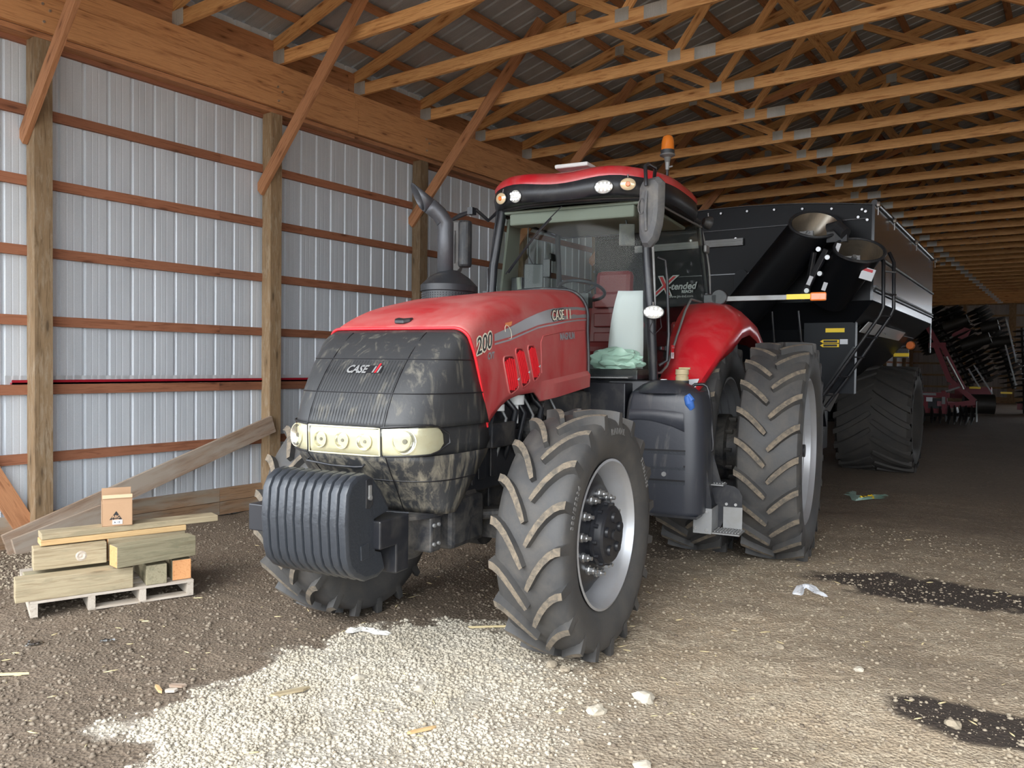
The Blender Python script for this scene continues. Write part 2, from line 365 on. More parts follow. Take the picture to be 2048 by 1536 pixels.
# bolts on the header
mb = MB()
for y in posts_y[:8]:
    for dy, dz in ((-0.03, 4.70), (0.03, 4.66), (-0.02, 4.55)): mb.cyl((-7.345, y+dy, dz), (-7.325, y+dy, dz), 0.011, n=8)
mb.build('header_bolt', 'steel', wl)
# end wall
wb = tag(empty('wall_back'), kind='structure')
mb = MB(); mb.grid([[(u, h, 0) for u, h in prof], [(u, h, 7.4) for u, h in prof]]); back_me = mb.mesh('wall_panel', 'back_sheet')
def roofz(x): return 5.27+0.266*((x+7.61) if x < RIDGE else (2*RIDGE-x+7.61))
x = -7.6
while x < RX-0.1:
    hgt = roofz(x+PW/2)/7.4
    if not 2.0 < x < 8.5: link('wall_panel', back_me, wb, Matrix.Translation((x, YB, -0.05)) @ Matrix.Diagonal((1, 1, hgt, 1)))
    x += PW
for z in [0.15]+[0.768+0.61*k for k in range(8)]:
    board('girt', (-7.5, YB-0.03, z), (2.0, YB-0.03, z), 0.038, 0.1 if z > 0.2 else 0.3, 'post', wb)
for x in (-7.46, -5.0, -2.9, -0.4, 2.0, 9.0, 10.6):
    board('post', (x, YB-0.12, 0), (x, YB-0.12, roofz(x)-0.15), 0.15, 0.30 if x == -2.9 else 0.15, 'post', wb, (1, 0, 0))
wf = tag(empty('wall_front_light_block'), kind='structure')  # unseen gable above the opening, added to keep daylight off the ceiling
x = -7.6
while x < RX-0.1:
    hh = roofz(x+PW/2)-4.75
    link('wall_panel', back_me, wf, Matrix.Translation((x, Y0-0.25, 4.75)) @ Matrix.Diagonal((1, 1, hh/7.4, 1))); x += PW
board('header_board', (-7.5, Y0-0.18, 4.75), (RX, Y0-0.18, 4.75), 0.05, 0.30, 'header', wf)
# right wall
wr = tag(empty('wall_right'), kind='structure')
y = Y0
while y < YB-0.3:
    if True: link('wall_panel', wall_me, wr, Matrix.Translation((RX+0.06, y+PW, 0.02)) @ Matrix.Rotation(PI, 4, 'Z'))
    y += PW
for y in posts_y: 
    board('post', (RX-0.06, y, 0), (RX-0.06, y, 4.98), 0.15, 0.15, 'post', wr, (1, 0, 0))
for z in [0.768+0.61*k for k in range(7)]:
    for a, b in ((Y0, YB),): board('girt', (RX+0.02, a, z), (RX+0.02, b, z), 0.038, 0.089, 'girt', wr)
board('header_board', (RX-0.16, Y0, 4.7), (RX-0.16, YB, 4.7), 0.05, 0.5, 'header', wr)
# roof: sheets, purlins, trusses
ce = tag(empty('ceiling'), kind='structure')
SL = math.hypot(RIDGE+8.0, 0.266*(RIDGE+8.0))
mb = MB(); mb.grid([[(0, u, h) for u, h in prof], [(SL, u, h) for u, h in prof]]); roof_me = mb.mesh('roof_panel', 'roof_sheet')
ang = math.atan(0.266)
y = Y0-0.3
while y < YB:
    zt = 5.27+0.266*(-8.0+7.61)+0.085
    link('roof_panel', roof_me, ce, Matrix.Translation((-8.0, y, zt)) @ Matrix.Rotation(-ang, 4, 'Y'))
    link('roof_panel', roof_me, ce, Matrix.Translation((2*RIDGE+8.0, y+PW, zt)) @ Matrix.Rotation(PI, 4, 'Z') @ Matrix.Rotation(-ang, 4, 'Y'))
    y += PW
for x0, x1 in ((-8.06, -7.6), (RX+0.06, 2*RIDGE+8.06)):  # unseen boxing along both eaves, added to stop daylight leaking in
    mb = MB(); mb.box(((x0+x1)/2, (Y0+YB)/2-0.15, 4.93), (x1-x0, YB-Y0+0.3, 0.02)); mb.box((x0 if x0 < 0 else x1, (Y0+YB)/2-0.15, 5.09), (0.03, YB-Y0+0.3, 0.35)); mb.build('eave_light_block', 'sheet', ce)
nx = Vector((-0.257, 0, 0.966))
for side in (0, 1):
    for k in range(16):
        x = -7.75+0.61*k
        if x > RIDGE-0.1: break
        z = 5.2+0.266*(x+7.61)+0.105
        X = x if side == 0 else 2*RIDGE-x; nn = (nx.x if side == 0 else -nx.x, 0, nx.z)
        for a, b in zip([Y0-0.3]+[Y0+4.92*i for i in range(1, 10)], [Y0+4.92*i for i in range(1, 10)]+[YB]):
            board('purlin', (X, a, z), (X, b-0.003, z), 0.089, 0.045, 'brace', ce, nn)
def plate(x, z, w, h, y, par, rot=0):
    for s in (-1, 1):
        key = ('plate', w, h)
        if key not in bcache:
            mb = MB(); mb.box((0, 0, 0), (w, 0.003, h)); n = int(w/0.018)
            for i in range(n): mb.box((-w/2+0.012+i*0.018, 0, 0), (0.004, 0.006, h*0.9))
            bcache[key] = mb.mesh('gusset_plate', 'gusset')
        link('gusset_plate', bcache[key], par, Matrix.Translation((x, y+s*0.022, z)) @ Matrix.Rotation(rot, 4, 'Y'))
TH = 0.038
for n in range(-3, 35):
    y = TY(n)
    t = board('truss', (-7.62, y, 5.062), (-3.4, y, 5.062), TH, 0.14, 'pine', ce)
    L0 = MT[t.name].inverted()
    def tb(nm, p, q, h=0.09, mt='pine'):
        o = board(nm, p, q, TH-0.002, h, mt, ce); o.parent = t; o.matrix_local = L0 @ MT[o.name]
    tb('bottom_chord', (-3.398, y, 5.062), (RX, y, 5.062), 0.14)
    tb('top_chord', (-8.0, y, 5.20-0.104), (RIDGE, y, 7.65), 0.14)
    tb('top_chord', (2*RIDGE+8.0, y, 5.20-0.104), (RIDGE, y, 7.65), 0.14)
    for mir in (0, 1):
        g = (lambda x: 2*RIDGE-x) if mir else (lambda x: x)
        tb('web', (g(-3.82), y, 5.14), (g(-5.05), y, 5.83))
        tb('web', (g(-3.73), y, 5.14), (g(-2.72), y, 6.44))
        tb('web', (g(-2.6), y, 6.44), (g(-0.15), y, 5.14))
        tb('web', (g(-0.1), y, 5.14), (g(1.5), y, 7.55))
    class P_: pass
    for (x, z, w_, h_) in ((-7.43, 5.075, 0.19, 0.16), (-3.76, 5.10, 0.15, 0.13), (-3.4, 5.065, 0.24, 0.135), (-2.68, 6.46, 0.16, 0.14), (-5.1, 5.84, 0.13, 0.12), (-0.13, 5.1, 0.18, 0.13)):
        if n > 20 and x not in (-3.4,): continue
        for s in (-1,) if n > 4 else (-1, 1):
            key = ('plate', w_, h_)
            if key not in bcache:
                mb = MB(); mb.box((0, 0, 0), (w_, 0.003, h_)); q = int(w_/0.02)
                for i in range(q): mb.box((-w_/2+0.012+i*0.02, 0, 0), (0.005, 0.007, h_*0.9))
                bcache[key] = mb.mesh('gusset_plate', 'gusset')
            mw = Matrix.Translation((x, y+s*0.0225, z))
            link('gusset_plate', bcache[key], t, L0 @ mw)
for a, b in zip([Y0+4.92*i for i in range(0, 10)], [Y0+4.92*i for i in range(1, 10)]+[YB]):
    board('lateral_brace', (-2.98, a, 6.02), (-2.98, b-0.003, 6.02), 0.04, 0.14, 'pine', ce, (0.8, 0, 0.6))
    board('lateral_brace', (-0.3, a, 5.15), (-0.3, b-0.003, 5.15), 0.09, 0.04, 'pine', ce)
for y in (5.9, 10.8, 15.7):
    board('sway_brace', (-4.0, y, 5.17), (-2.2, y+2.4, 6.5), 0.04, 0.09, 'brace', ce)
# ------------------------------------------------------------ floor
import numpy as np
GP = [(-3.15, 1.0), (-3.15, 1.66), (-3.50, 1.90), (-3.60, 2.10), (-3.50, 2.32), (-3.53, 2.59), (-3.68, 2.93), (-3.62, 3.14), (-3.68, 3.43), (-3.51, 3.62), (-3.26, 3.9), (-2.9, 3.95), (-2.54, 3.91), (-2.25, 3.6), (-2.1, 3.2), (-1.95, 2.7), (-1.9, 1.0)]
def sdist(px, py, poly):
    P = np.array(poly); inside = np.zeros(px.shape, bool); d = np.full(px.shape, 1e9)
    for i in range(len(P)):
        a, b = P[i], P[(i+1) % len(P)]; ab = b-a
        t = np.clip(((px-a[0])*ab[0]+(py-a[1])*ab[1])/(ab@ab), 0, 1)
        d = np.minimum(d, np.hypot(px-a[0]-t*ab[0], py-a[1]-t*ab[1]))
        c = ((a[1] > py) != (b[1] > py)) & (px < (b[0]-a[0])*(py-a[1])/(b[1]-a[1]+1e-12)+a[0]); inside ^= c
    return np.where(inside, d, -d)
rng = np.random.default_rng(3)
def vnoise(X, Y, cell, seed):
    r = np.random.default_rng(seed); G = r.random((400, 400)); x = X/cell+150; y = Y/cell+150
    i = np.floor(x).astype(int); j = np.floor(y).astype(int); u = x-i; v = y-j; u = u*u*(3-2*u); v = v*v*(3-2*v); i %= 399; j %= 399
    return (G[i, j]*(1-u)+G[i+1, j]*u)*(1-v)+(G[i, j+1]*(1-u)+G[i+1, j+1]*u)*v-0.5
def hgt(X, Y):
    h = vnoise(X, Y, 0.9, 1)*0.035+vnoise(X, Y, 0.25, 2)*0.018+vnoise(X, Y, 0.09, 4)*0.010+vnoise(X, Y, 0.035, 5)*0.007
    return h-0.012
def gravel_amt(X, Y):
    s = sdist(X, Y, GP)+vnoise(X, Y, 0.35, 8)*0.34+vnoise(X, Y, 0.13, 9)*0.26+vnoise(X, Y, 0.05, 10)*0.12
    soft = np.where(X > -2.4, 0.45, 0.07)
    return np.clip(0.5+s/soft/2, 0, 1)
def ell(X, Y, cx, cy, a, b, th):
    c, s = math.cos(th), math.sin(th); u = (X-cx)*c+(Y-cy)*s; v = -(X-cx)*s+(Y-cy)*c
    return 1-np.sqrt((u/a)**2+(v/b)**2)
def damp_amt(X, Y):
    n = vnoise(X, Y, 0.2, 11)*0.5+vnoise(X, Y, 0.07, 12)*0.3
    d1 = ell(X, Y, -0.85, 6.65, 0.85, 0.40, 0.12)+n*0.8; d2 = ell(X, Y, -0.30, 4.30, 0.50, 0.24, 0.1)+n*0.5
    return np.clip(np.maximum(d1, d2)*5+0.2, 0, 1)
def tan_amt(X, Y):
    s = 0.5+vnoise(X, Y, 0.8, 21)*0.9+vnoise(X, Y, 0.2, 22)*0.4
    side = np.clip((X+3.1)/0.9, 0, 1)*np.clip((10.5-Y)/4.5, 0.15, 1)
    return np.clip(side*(0.5+s*0.7), 0, 1)
def floor_mat():
    mt, nt, b, _ = newmat('dirt_and_gravel'); b.inputs['Roughness'].default_value = 0.95
    at = {}
    for a in ('gravel', 'damp', 'tan'):
        q = nt.nodes.new('ShaderNodeAttribute'); q.attribute_name = a; at[a] = q.outputs['Fac']
    v = coords(nt, rnd=False)
    f1 = noise(nt, v, 3, 8, 0.5, 0.65); f2 = noise(nt, v, 26, 6, 0.3, 0.7)
    vo = nt.nodes.new('ShaderNodeTexVoronoi'); vo.inputs['Scale'].default_value = 55; nt.links.new(v, vo.inputs['Vector'])
    vo2 = nt.nodes.new('ShaderNodeTexVoronoi'); vo2.inputs['Scale'].default_value = 120; nt.links.new(v, vo2.inputs['Vector'])
    dirt = mix(nt, fr(nt, f2, 0.35, 0.65), (0.095, 0.066, 0.043), (0.185, 0.138, 0.096)); dirt = mix(nt, fr(nt, f1, 0.4, 0.65), dirt, (0.135, 0.10, 0.068))
    tan = mix(nt, fr(nt, f2, 0.35, 0.62), (0.33, 0.255, 0.17), (0.58, 0.49, 0.36)); tan = mix(nt, fr(nt, f1, 0.45, 0.6), tan, (0.42, 0.33, 0.225))
    grav = mix(nt, fr(nt, f2, 0.35, 0.6), (0.36, 0.315, 0.25), (0.50, 0.455, 0.38))
    grav = mix(nt, ramp(nt, vo.outputs['Distance'], [(0.3, (0, 0, 0)), (0.75, (0.6,)*3)]), grav, (0.30, 0.265, 0.21))
    tan = mix(nt, ramp(nt, vo2.outputs['Distance'], [(0.35, (0, 0, 0)), (0.8, (0.6,)*3)]), tan, (0.20, 0.155, 0.11))
    c = mix(nt, at['tan'], dirt, tan); c = mix(nt, at['gravel'], c, grav); c = mix(nt, at['damp'], c, (0.040, 0.028, 0.020))
    setc(nt, b, c)
    h = mix(nt, 0.5, vo.outputs['Distance'], f2)
    bump(nt, b, h, 0.9, 0.02); return mt
fm = floor_mat()
def floor_grid(name, x0, x1, y0, y1, d, par=None, h=True):
    nx_, ny_ = max(2, int((x1-x0)/d)+1), max(2, int((y1-y0)/d)+1)
    X, Y = np.meshgrid(np.linspace(x0, x1, nx_), np.linspace(y0, y1, ny_), indexing='ij'); X = X.ravel(); Y = Y.ravel()
    Z = hgt(X, Y) if h else np.zeros_like(X)-0.012
    if h:
        e = np.minimum(np.minimum(X-x0, x1-X), np.minimum(Y-y0, y1-Y)); Z = -0.012+(Z+0.012)*np.clip(e/0.1, 0, 1)
    me = bpy.data.meshes.new(name); I = np.arange(nx_*ny_).reshape(nx_, ny_)
    F = np.stack([I[:-1, :-1], I[1:, :-1], I[1:, 1:], I[:-1, 1:]], -1).reshape(-1, 4)
    me.vertices.add(len(X)); me.vertices.foreach_set('co', np.stack([X, Y, Z], 1).ravel().astype('f'))
    me.loops.add(F.size); me.loops.foreach_set('vertex_index', F.ravel().astype('i'))
    me.polygons.add(len(F)); me.polygons.foreach_set('loop_start', np.arange(0, F.size, 4).astype('i')); me.polygons.foreach_set('loop_total', np.full(len(F), 4, 'i'))
    me.update(calc_edges=True); me.validate(); me.polygons.foreach_set('use_smooth', [True]*len(me.polygons))
    for nm, fn in (('gravel', gravel_amt), ('damp', damp_amt), ('tan', tan_amt)):
        a = me.attributes.new(nm, 'FLOAT', 'POINT'); a.data.foreach_set('value', fn(X, Y).astype('f'))
    me.materials.append(fm); return link(name, me, par)
fl = tag(floor_grid('floor', -7.9, 2.6, 0.4, 12.0, 0.024), kind='structure')
for n_, a in (('ground', (-7.9, 2.6, 12.0, 48.0, 0.15)), ('ground', (2.6, 40, -40, 60.0, 1.0)), ('ground', (-7.9, 2.6, -40, 0.4, 0.4)), ('ground', (-40, -7.9, -40, 60, 1.0))):
    floor_grid(n_, *a, par=fl, h=False)
# stones: crushed gravel, dirt clods and tan pebbles, each countless
ICO = bmesh.new(); bmesh.ops.create_icosphere(ICO, subdivisions=1, radius=1); IV = np.array([v.co[:] for v in ICO.verts]); IF = np.array([[v.index for v in f.verts] for f in ICO.faces]); ICO.free()
def scatter(name, N, region, accept, smin, smax, mats, label, cat, seed, flat=0.65, power=2.0, elong=1.0):
    r = np.random.default_rng(seed); x0, x1, y0, y1 = region
    X = r.uniform(x0, x1, N*6); Y = y0+(y1-y0)*r.random(N*6)**1.6; ok = r.random(N*6) < accept(X, Y); X, Y = X[ok][:N], Y[ok][:N]; n = len(X)
    S = smin+(smax-smin)*r.random(n)**power; th = r.random(n)*2*PI; Z = hgt(X, Y)
    V = IV[None]*S[:, None, None]*r.uniform(0.75, 1.25, (n, 12, 1))*np.stack([r.uniform(0.8, 1.3, n)*elong, r.uniform(0.7, 1, n)/elong**0.5, r.uniform(0.5, 0.8, n)*flat/0.65], 1)[:, None, :]
    c, s = np.cos(th)[:, None], np.sin(th)[:, None]; VX = V[:, :, 0]*c-V[:, :, 1]*s; VY = V[:, :, 0]*s+V[:, :, 1]*c
    VV = np.stack([VX+X[:, None], VY+Y[:, None], V[:, :, 2]+(Z+S*0.15)[:, None]], -1).reshape(-1, 3)
    F = (IF[None]+(np.arange(n)*12)[:, None, None]).reshape(-1, 3)
    me = bpy.data.meshes.new(name); me.vertices.add(len(VV)); me.vertices.foreach_set('co', VV.ravel().astype('f'))
    me.loops.add(F.size); me.loops.foreach_set('vertex_index', F.ravel().astype('i'))
    me.polygons.add(len(F)); me.polygons.foreach_set('loop_start', np.arange(0, F.size, 3).astype('i')); me.polygons.foreach_set('loop_total', np.full(len(F), 3, 'i'))
    me.update(calc_edges=True)
    me.materials.append(M[mats]); return tag(link(name, me), label, cat, kind='stuff')
scatter('crushed_gravel', 52000, (-3.9, -1.4, 1.3, 4.1), lambda X, Y: gravel_amt(X, Y)**1.5*(0.25+0.75*(vnoise(X, Y, 0.16, 41) > -0.12)), 0.002, 0.0145, 'stone', 'pale crushed gravel spread on the floor in front of the tractor', 'gravel', 31, power=3.2)
scatter('dirt_clods', 22000, (-7.2, 0.6, 1.3, 9), lambda X, Y: (1-gravel_amt(X, Y))*(0.25+0.6*(tan_amt(X, Y) < 0.35)), 0.003, 0.016, 'clod', 'loose brown dirt crumbs on the bare barn floor', 'dirt', 32, power=3)
scatter('tan_pebbles', 22000, (-3.0, 0.8, 1.6, 9), lambda X, Y: (1-gravel_amt(X, Y)*0.8)*tan_amt(X, Y)*0.9, 0.002, 0.015, 'tanstone', 'tan pebbles pressed in the dirt right of the front wheel', 'pebbles', 33, power=6)
scatter('straw_bits', 420, (-6.0, 0.6, 1.6, 9), lambda X, Y: X*0+0.5, 0.004, 0.012, 'straw', 'scattered straw bits on the barn floor', 'straw', 34, flat=0.4, elong=3.5)
scatter('pale_wall_gravel', 3500, (-7.45, -6.3, 1.2, 3.2), lambda X, Y: X*0+0.9, 0.004, 0.016, 'tanstone', 'grey gravel along the foot of the left wall behind the pallet', 'gravel', 35)
# ------------------------------------------------------------ tractor (local x forward, y to its left, z up; origin under the rear axle)
tr = tag(empty('tractor', (-3.686, 6.892, 0), 0.152-PI/2), 'large red farm tractor with black grille and grey front weights parked in the shed', 'tractor')
V = Vector
def se(t, n):   # superellipse quarter value
    return max(0.0, 1-abs(t)**n)**(1.0/n)
# ---- hood
def interp(P, a):
    for (p, q), (r, s) in zip(P, P[1:]):
        if a <= r: return q+(s-q)*(a-p)/(r-p)
    return P[-1][1]
def hood_top(a): return interp([(1.80, 2.222), (2.27, 2.172), (3.0, 2.072), (3.3, 2.006), (3.43, 1.968), (3.55, 1.922), (3.64, 1.88), (3.70, 1.842), (3.75, 1.80)], a)
def low_edge(a): return interp([(1.80, 1.490), (2.44, 1.434), (2.69, 1.415), (2.74, 1.45), (2.80, 1.480), (2.90, 1.475), (3.06, 1.468), (3.20, 1.445), (3.30, 1.405), (3.40, 1.344), (3.47, 1.28)], a)
def hood_w(a): return 0.395+0.07*min(1, max(0, (a-1.8)/1.85))
def hood_r(a): return 0.20-0.115*min(1, max(0, (a-1.8)/1.7))
def side_w(a, z):
    w_ = hood_w(a)+0.012*math.sin(PI*min(1, max(0, (z-1.3)/0.6))); r = hood_r(a); zz = z-(hood_top(a)-r)
    return w_ if zz <= 0 else hood_w(a)-r+math.sqrt(max(0, r*r-zz*zz))
def hood_sec(a, t):
    w_, zt, zl, r = hood_w(a), hood_top(a), low_edge(a), hood_r(a); s_ = abs(t)
    if s_ > 0.6: q = (s_-0.6)/0.4; z = (zt-r)*(1-q)+zl*q; l = w_+0.012*math.sin(PI*min(1, max(0, (z-1.3)/0.6)))*min(1, q*6)
    elif s_ > 0.3: th = (s_-0.3)/0.3*PI/2; l = w_-r+r*math.sin(th); z = zt-r+r*math.cos(th)
    else: l = (w_-r)*s_/0.3; z = zt+0.012*(1-(s_/0.3)**2)*(1-min(1, max(0, (a-3.2)/0.5)))
    return l*(1 if t >= 0 else -1), z
hood = MB(); rows = []
NT = 70
for i in range(41):
    u = i/40; row = []
    for k in range(NT+1):
        t = -1+2*k/NT; a_end = 3.72
        for _ in range(4):
            a = 1.80+(a_end-1.80)*u; l, z = hood_sec(a, t); a_end = 3.453+0.455*(max(z, 1.24)-1.307)
            a_end = min(a_end, 3.71)
        row.append((1.80+(a_end-1.80)*u, l, z))
    rows.append(row)
hood.grid(rows)
hood.build('hood', 'redtop', tr, smooth=50, solid=0.012)
mb = MB(); mb.tube([(p[0]+0.002, p[1]*1.004, p[2]+0.002) for p in rows[-1]], 0.0085, 8); mb.build('hood_edge', 'bright_red', tr, smooth=60)
mb = MB(); mb.tube([(p[0]-0.01, p[1]*1.01, p[2]+0.004) for p in rows[0]], 0.013, 8); mb.build('hood_seal', 'plastic', tr, smooth=60)
# side crease ledge near the rear lower edge
for s in (-1, 1):
    mb = MB(); pts = []
    rws = []
    for i in range(13):
        a = 2.70-0.90*i/12; k = min(1, i/3); z0 = 1.537+0.068*i/12; zl = low_edge(a)
        rws.append([(a, s*(side_w(a, z0)+0.001), z0+0.01), (a, s*(side_w(a, z0)+0.024*k), z0-0.02), (a, s*(side_w(a, zl)+0.022*k), zl+0.005), (a, s*side_w(a, zl), zl)])
    mb.grid(rws); mb.build('side_ledge', 'redtop', tr, smooth=30)
# panel inset outline on the left side, louvres
def onside(a, z, off=0.004): return V((a, side_w(a, z)+off, z))
def map_side(a0, z0, slope=0.0, off=0.004):   # text runs rearward on the tractor's left side
    return lambda x, y, zz: onside(a0-x, z0+y+slope*x, off+zz)
for Q in (((3.288, 1.700), (3.115, 1.708), (3.045, 1.510), (3.179, 1.468)), ((3.116, 1.750), (2.985, 1.756), (2.875, 1.550), (2.999, 1.504)), ((2.931, 1.772), (2.808, 1.778), (2.714, 1.592), (2.822, 1.538))):
    def bl(u, v): # u across 0..1, v down 0..1
        A_, B_, C_, D_ = Q; return ((A_[0]*(1-u)+B_[0]*u)*(1-v)+(D_[0]*(1-u)+C_[0]*u)*v, (A_[1]*(1-u)+B_[1]*u)*(1-v)+(D_[1]*(1-u)+C_[1]*u)*v)
    RC = [bl(0.5+0.5*math.copysign(abs(math.cos(t_))**0.35, math.cos(t_)), 0.5+0.5*math.copysign(abs(math.sin(t_))**0.45, math.sin(t_))) for t_ in [2*PI*i/28 for i in range(28)]]
    P_ = [onside(a_, z_, 0.001) for a_, z_ in RC]
    pod = MB(); pod.tube(P_+[P_[0]], 0.006, 6); po = pod.build('vent_rim', 'redtop', tr, smooth=60)
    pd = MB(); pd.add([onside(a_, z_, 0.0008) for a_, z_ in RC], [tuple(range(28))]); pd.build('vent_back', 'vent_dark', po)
    for k in range(5):
        u = 0.14+0.18*k; e = 0.06+0.10*abs(u-0.5)*2*(1 if u < 0.5 else 0.6); sl_ = MB(); sl_.tube([onside(*bl(u, e), 0.003), onside(*bl(u, 0.5), 0.004), onside(*bl(u, 1-e), 0.003)], 0.0068, 6); sl_.build('louvre', 'bright_red', po, smooth=60)
    sl_ = MB(); q0 = bl(0.95, 0.72); sl_.prism([(0.03, 0.0), (-0.004, 0.012), (0.0, -0.006)], 0.012, 0.014, lambda u, v, h: onside(q0[0]+u, q0[1]+v, h)); sl_.build('vent_tab', 'trimwhite', po)
# stripe decal
def strip(name, pts0, pts1, mat, off=0.0025):
    mb = MB(); mb.grid([[onside(a, z, off) for a, z in pts0], [onside(a, z, off) for a, z in pts1]]); return mb.build(name, mat, tr)
top = [(3.385, 1.825), (3.177, 1.873), (2.95, 1.935), (2.756, 1.982), (2.6, 2.013), (2.464, 2.034), (2.25, 2.058), (2.005, 2.076), (1.815, 2.085)]
bot = [(3.385, 1.785), (3.175, 1.817), (2.95, 1.865), (2.753, 1.906), (2.6, 1.928), (2.46, 1.944), (2.25, 1.972), (2.002, 1.997), (1.815, 2.01)]
strip('stripe_decal', top, bot, 'silver_decal')
strip('stripe_line_decal', [(a, z-0.012) for a, z in bot], [(a, z-0.022) for a, z in bot], 'silver_decal')
def spaced(name, txt, size, a0, z0, slope, mats, bold=0.012, squeeze=1.0, shear=0.0, sp_=1.0):
    o = text(name, txt, size, map_side(a0, z0, slope, 0.004), mats[0], tr, bold=bold, squeeze=squeeze, shear=shear, thick=0.0005, sp_=sp_)
    if len(mats) > 1: text(name, txt, size, map_side(a0, z0, slope, 0.0055), mats[1], o, bold=bold*0.1, squeeze=squeeze, shear=shear, thick=0.0005, sp_=sp_)
    return o
spaced('number_decal', '200', 0.128, 3.615, 1.703, 0.25, ('decal_light', 'decal_dark'), 0.009, 1.0, 0.12)
spaced('badge_decal', 'CVT', 0.052, 3.482, 1.680, 0.11, ('silver_decal',), 0.002, 0.85, 0.15)
spaced('badge_decal', 'MAGNUM', 0.066, 2.363, 1.826, 0.067, ('decal_grey',), 0.002, 1.0)
spaced('brand_decal', 'CASE', 0.098, 2.506, 1.951, 0.095, ('decal_dark', 'decal_light'), 0.007, 0.97)
for x_, m_, h_ in ((2.232, 'decal_light', 0.070), (2.200, 'decal_red', 0.098), (2.168, 'decal_light', 0.070)):
    mb = MB(); mb.grid([[onside(x_-q, 1.951+(2.506-x_)*0.095+h, 0.005) for q in (0, 0.02)] for h in (0, h_)]); mb.build('brand_bar', m_, tr)
mb = MB(); mb.grid([[onside(3.233, 1.896, .003), onside(3.136, 1.912, .003)], [onside(3.24, 1.872, .003), onside(3.15, 1.886, .003)]]); mb.build('orange_mark', 'decal_orange', tr)
mb = MB(); mb.tube([onside(3.20+0.04*math.cos(t*PI/8)+0.02*math.sin(t*PI/8), 1.845+0.04*math.sin(t*PI/8), 0.005) for t in range(14)], 0.0018, 5); mb.build('signature_decal', 'decal_light', tr)
mb = MB(); P_ = [onside(a_, z_, 0.0005) for a_, z_ in ((2.693, 1.60), (2.70, 1.80), (2.66, 1.842), (2.3, 1.885), (1.85, 1.918))]; mb.tube(P_, 0.004, 6); mb.build('panel_crease', 'redtop', tr, smooth=60)
# hood latch emblem on top
mb = MB(); zt = hood_top(3.55)
mb.prism([(-0.035, -0.05), (0.0, -0.058), (0.04, -0.03), (0.045, 0.03), (0.01, 0.055), (-0.03, 0.05), (-0.01, 0)], 0, 0.02, lambda u, v, h: (3.62+u, v, zt-0.035+h-0.27*u)); mb.build('hood_latch', 'plastic', tr, bevel=0.005)
# ---- grille
GN = 4.0; GW = 0.478
def g_af(z): return interp([(0.86, 3.86), (0.95, 3.935), (1.035, 4.005), (1.12, 4.085), (1.20, 4.15), (1.30, 4.155), (1.40, 4.12), (1.5, 4.07), (1.62, 3.985), (1.70, 3.91), (1.76, 3.845), (1.80, 3.79), (1.82, 3.755), (1.835, 3.712)], z)
def g_ab(z): return 3.453+0.455*(z-1.307) if z >= 1.24 else 3.4225+0.82*(1.24-z)
def g_w(z):
    if z > 1.75: return GW-0.012-0.085+math.sqrt(max(0, 0.085**2-(min(z, 1.835)-1.75)**2))
    return GW-0.012*max(0, (z-1.5)/0.25)-0.055*max(0, (1.15-z))/0.3
def gpt(u, z, off=0.0):
    th = u*PI/2; w_ = g_w(z); a0, a1 = g_ab(z), g_af(z); l = w_*math.copysign(abs(math.sin(th))**(2/GN), u); a = a0+(a1-a0)*max(0, math.cos(th))**(2/GN)
    nrm = V((max(0.05, math.cos(th))*1.0, math.sin(th)*1.1, 0.15)).normalized()
    return V((a, l, z))+nrm*off
def gu(l, w_): return math.asin(min(0.9999, abs(l)/w_)**(GN/2))/(PI/2)
def gl(l, z, off=0.0): return gpt(math.copysign(gu(l, g_w(z)), l), z, off)
zs = [1.835, 1.833, 1.828, 1.82, 1.805, 1.785, 1.76, 1.71, 1.65, 1.58, 1.50, 1.42, 1.36, 1.33]
zl_ = [1.33, 1.30, 1.26, 1.22, 1.185]
zb = [1.185, 1.15, 1.08, 1.02, 0.96, 0.90, 0.865]
US = [-1+2*k/80 for k in range(81)]
def band(name, zz, mat, off=0.0, us=US, solid=0.01, par=tr):
    mb = MB(); mb.grid([[gpt(u, z, off) for u in us] for z in zz]); return mb.build(name, mat, par, smooth=60, solid=solid)
gr = band('grille', zs, 'grille'); band('grille_middle', [1.334, 1.30, 1.24, 1.181], 'grille', -0.016); gw_ = band('lower_grille', zb, 'grille_low')
# horizontal seams and screen ribs
for z in (1.675, 1.50):
    mb = MB(); mb.tube([gpt(u, z, 0.0008) for u in US], 0.0035, 6); mb.build('seam', 'decal_dark', gr)
for z in (1.05,): 
    mb = MB(); mb.tube([gpt(u, z, 0.0008) for u in US], 0.0035, 6); mb.build('seam', 'decal_dark', gw_)
for s in (-1, 1):
    mb = MB(); mb.tube([gl(s*(0.245-0.0*(1.8-z)), z, 0.001) for z in (1.82, 1.8, 1.7, 1.6, 1.5, 1.4, 1.335)], 0.003, 6); mb.build('seam', 'decal_dark', gr)
    mb = MB(); mb.tube([gl(s*(0.25-0.20*(1.18-z)), z, 0.001) for z in (1.18, 1.1, 1.0, 0.9, 0.87)], 0.003, 6); mb.build('seam', 'decal_dark', gw_)
mb = MB()
for k in range(26):
    l = -0.235+0.47*k/25; mb.tube([gl(l, z, 0.0008) for z in (1.665, 1.6, 1.5, 1.4, 1.345)], 0.0022, 4)
mb.build('screen_ribs', 'grille', gr)
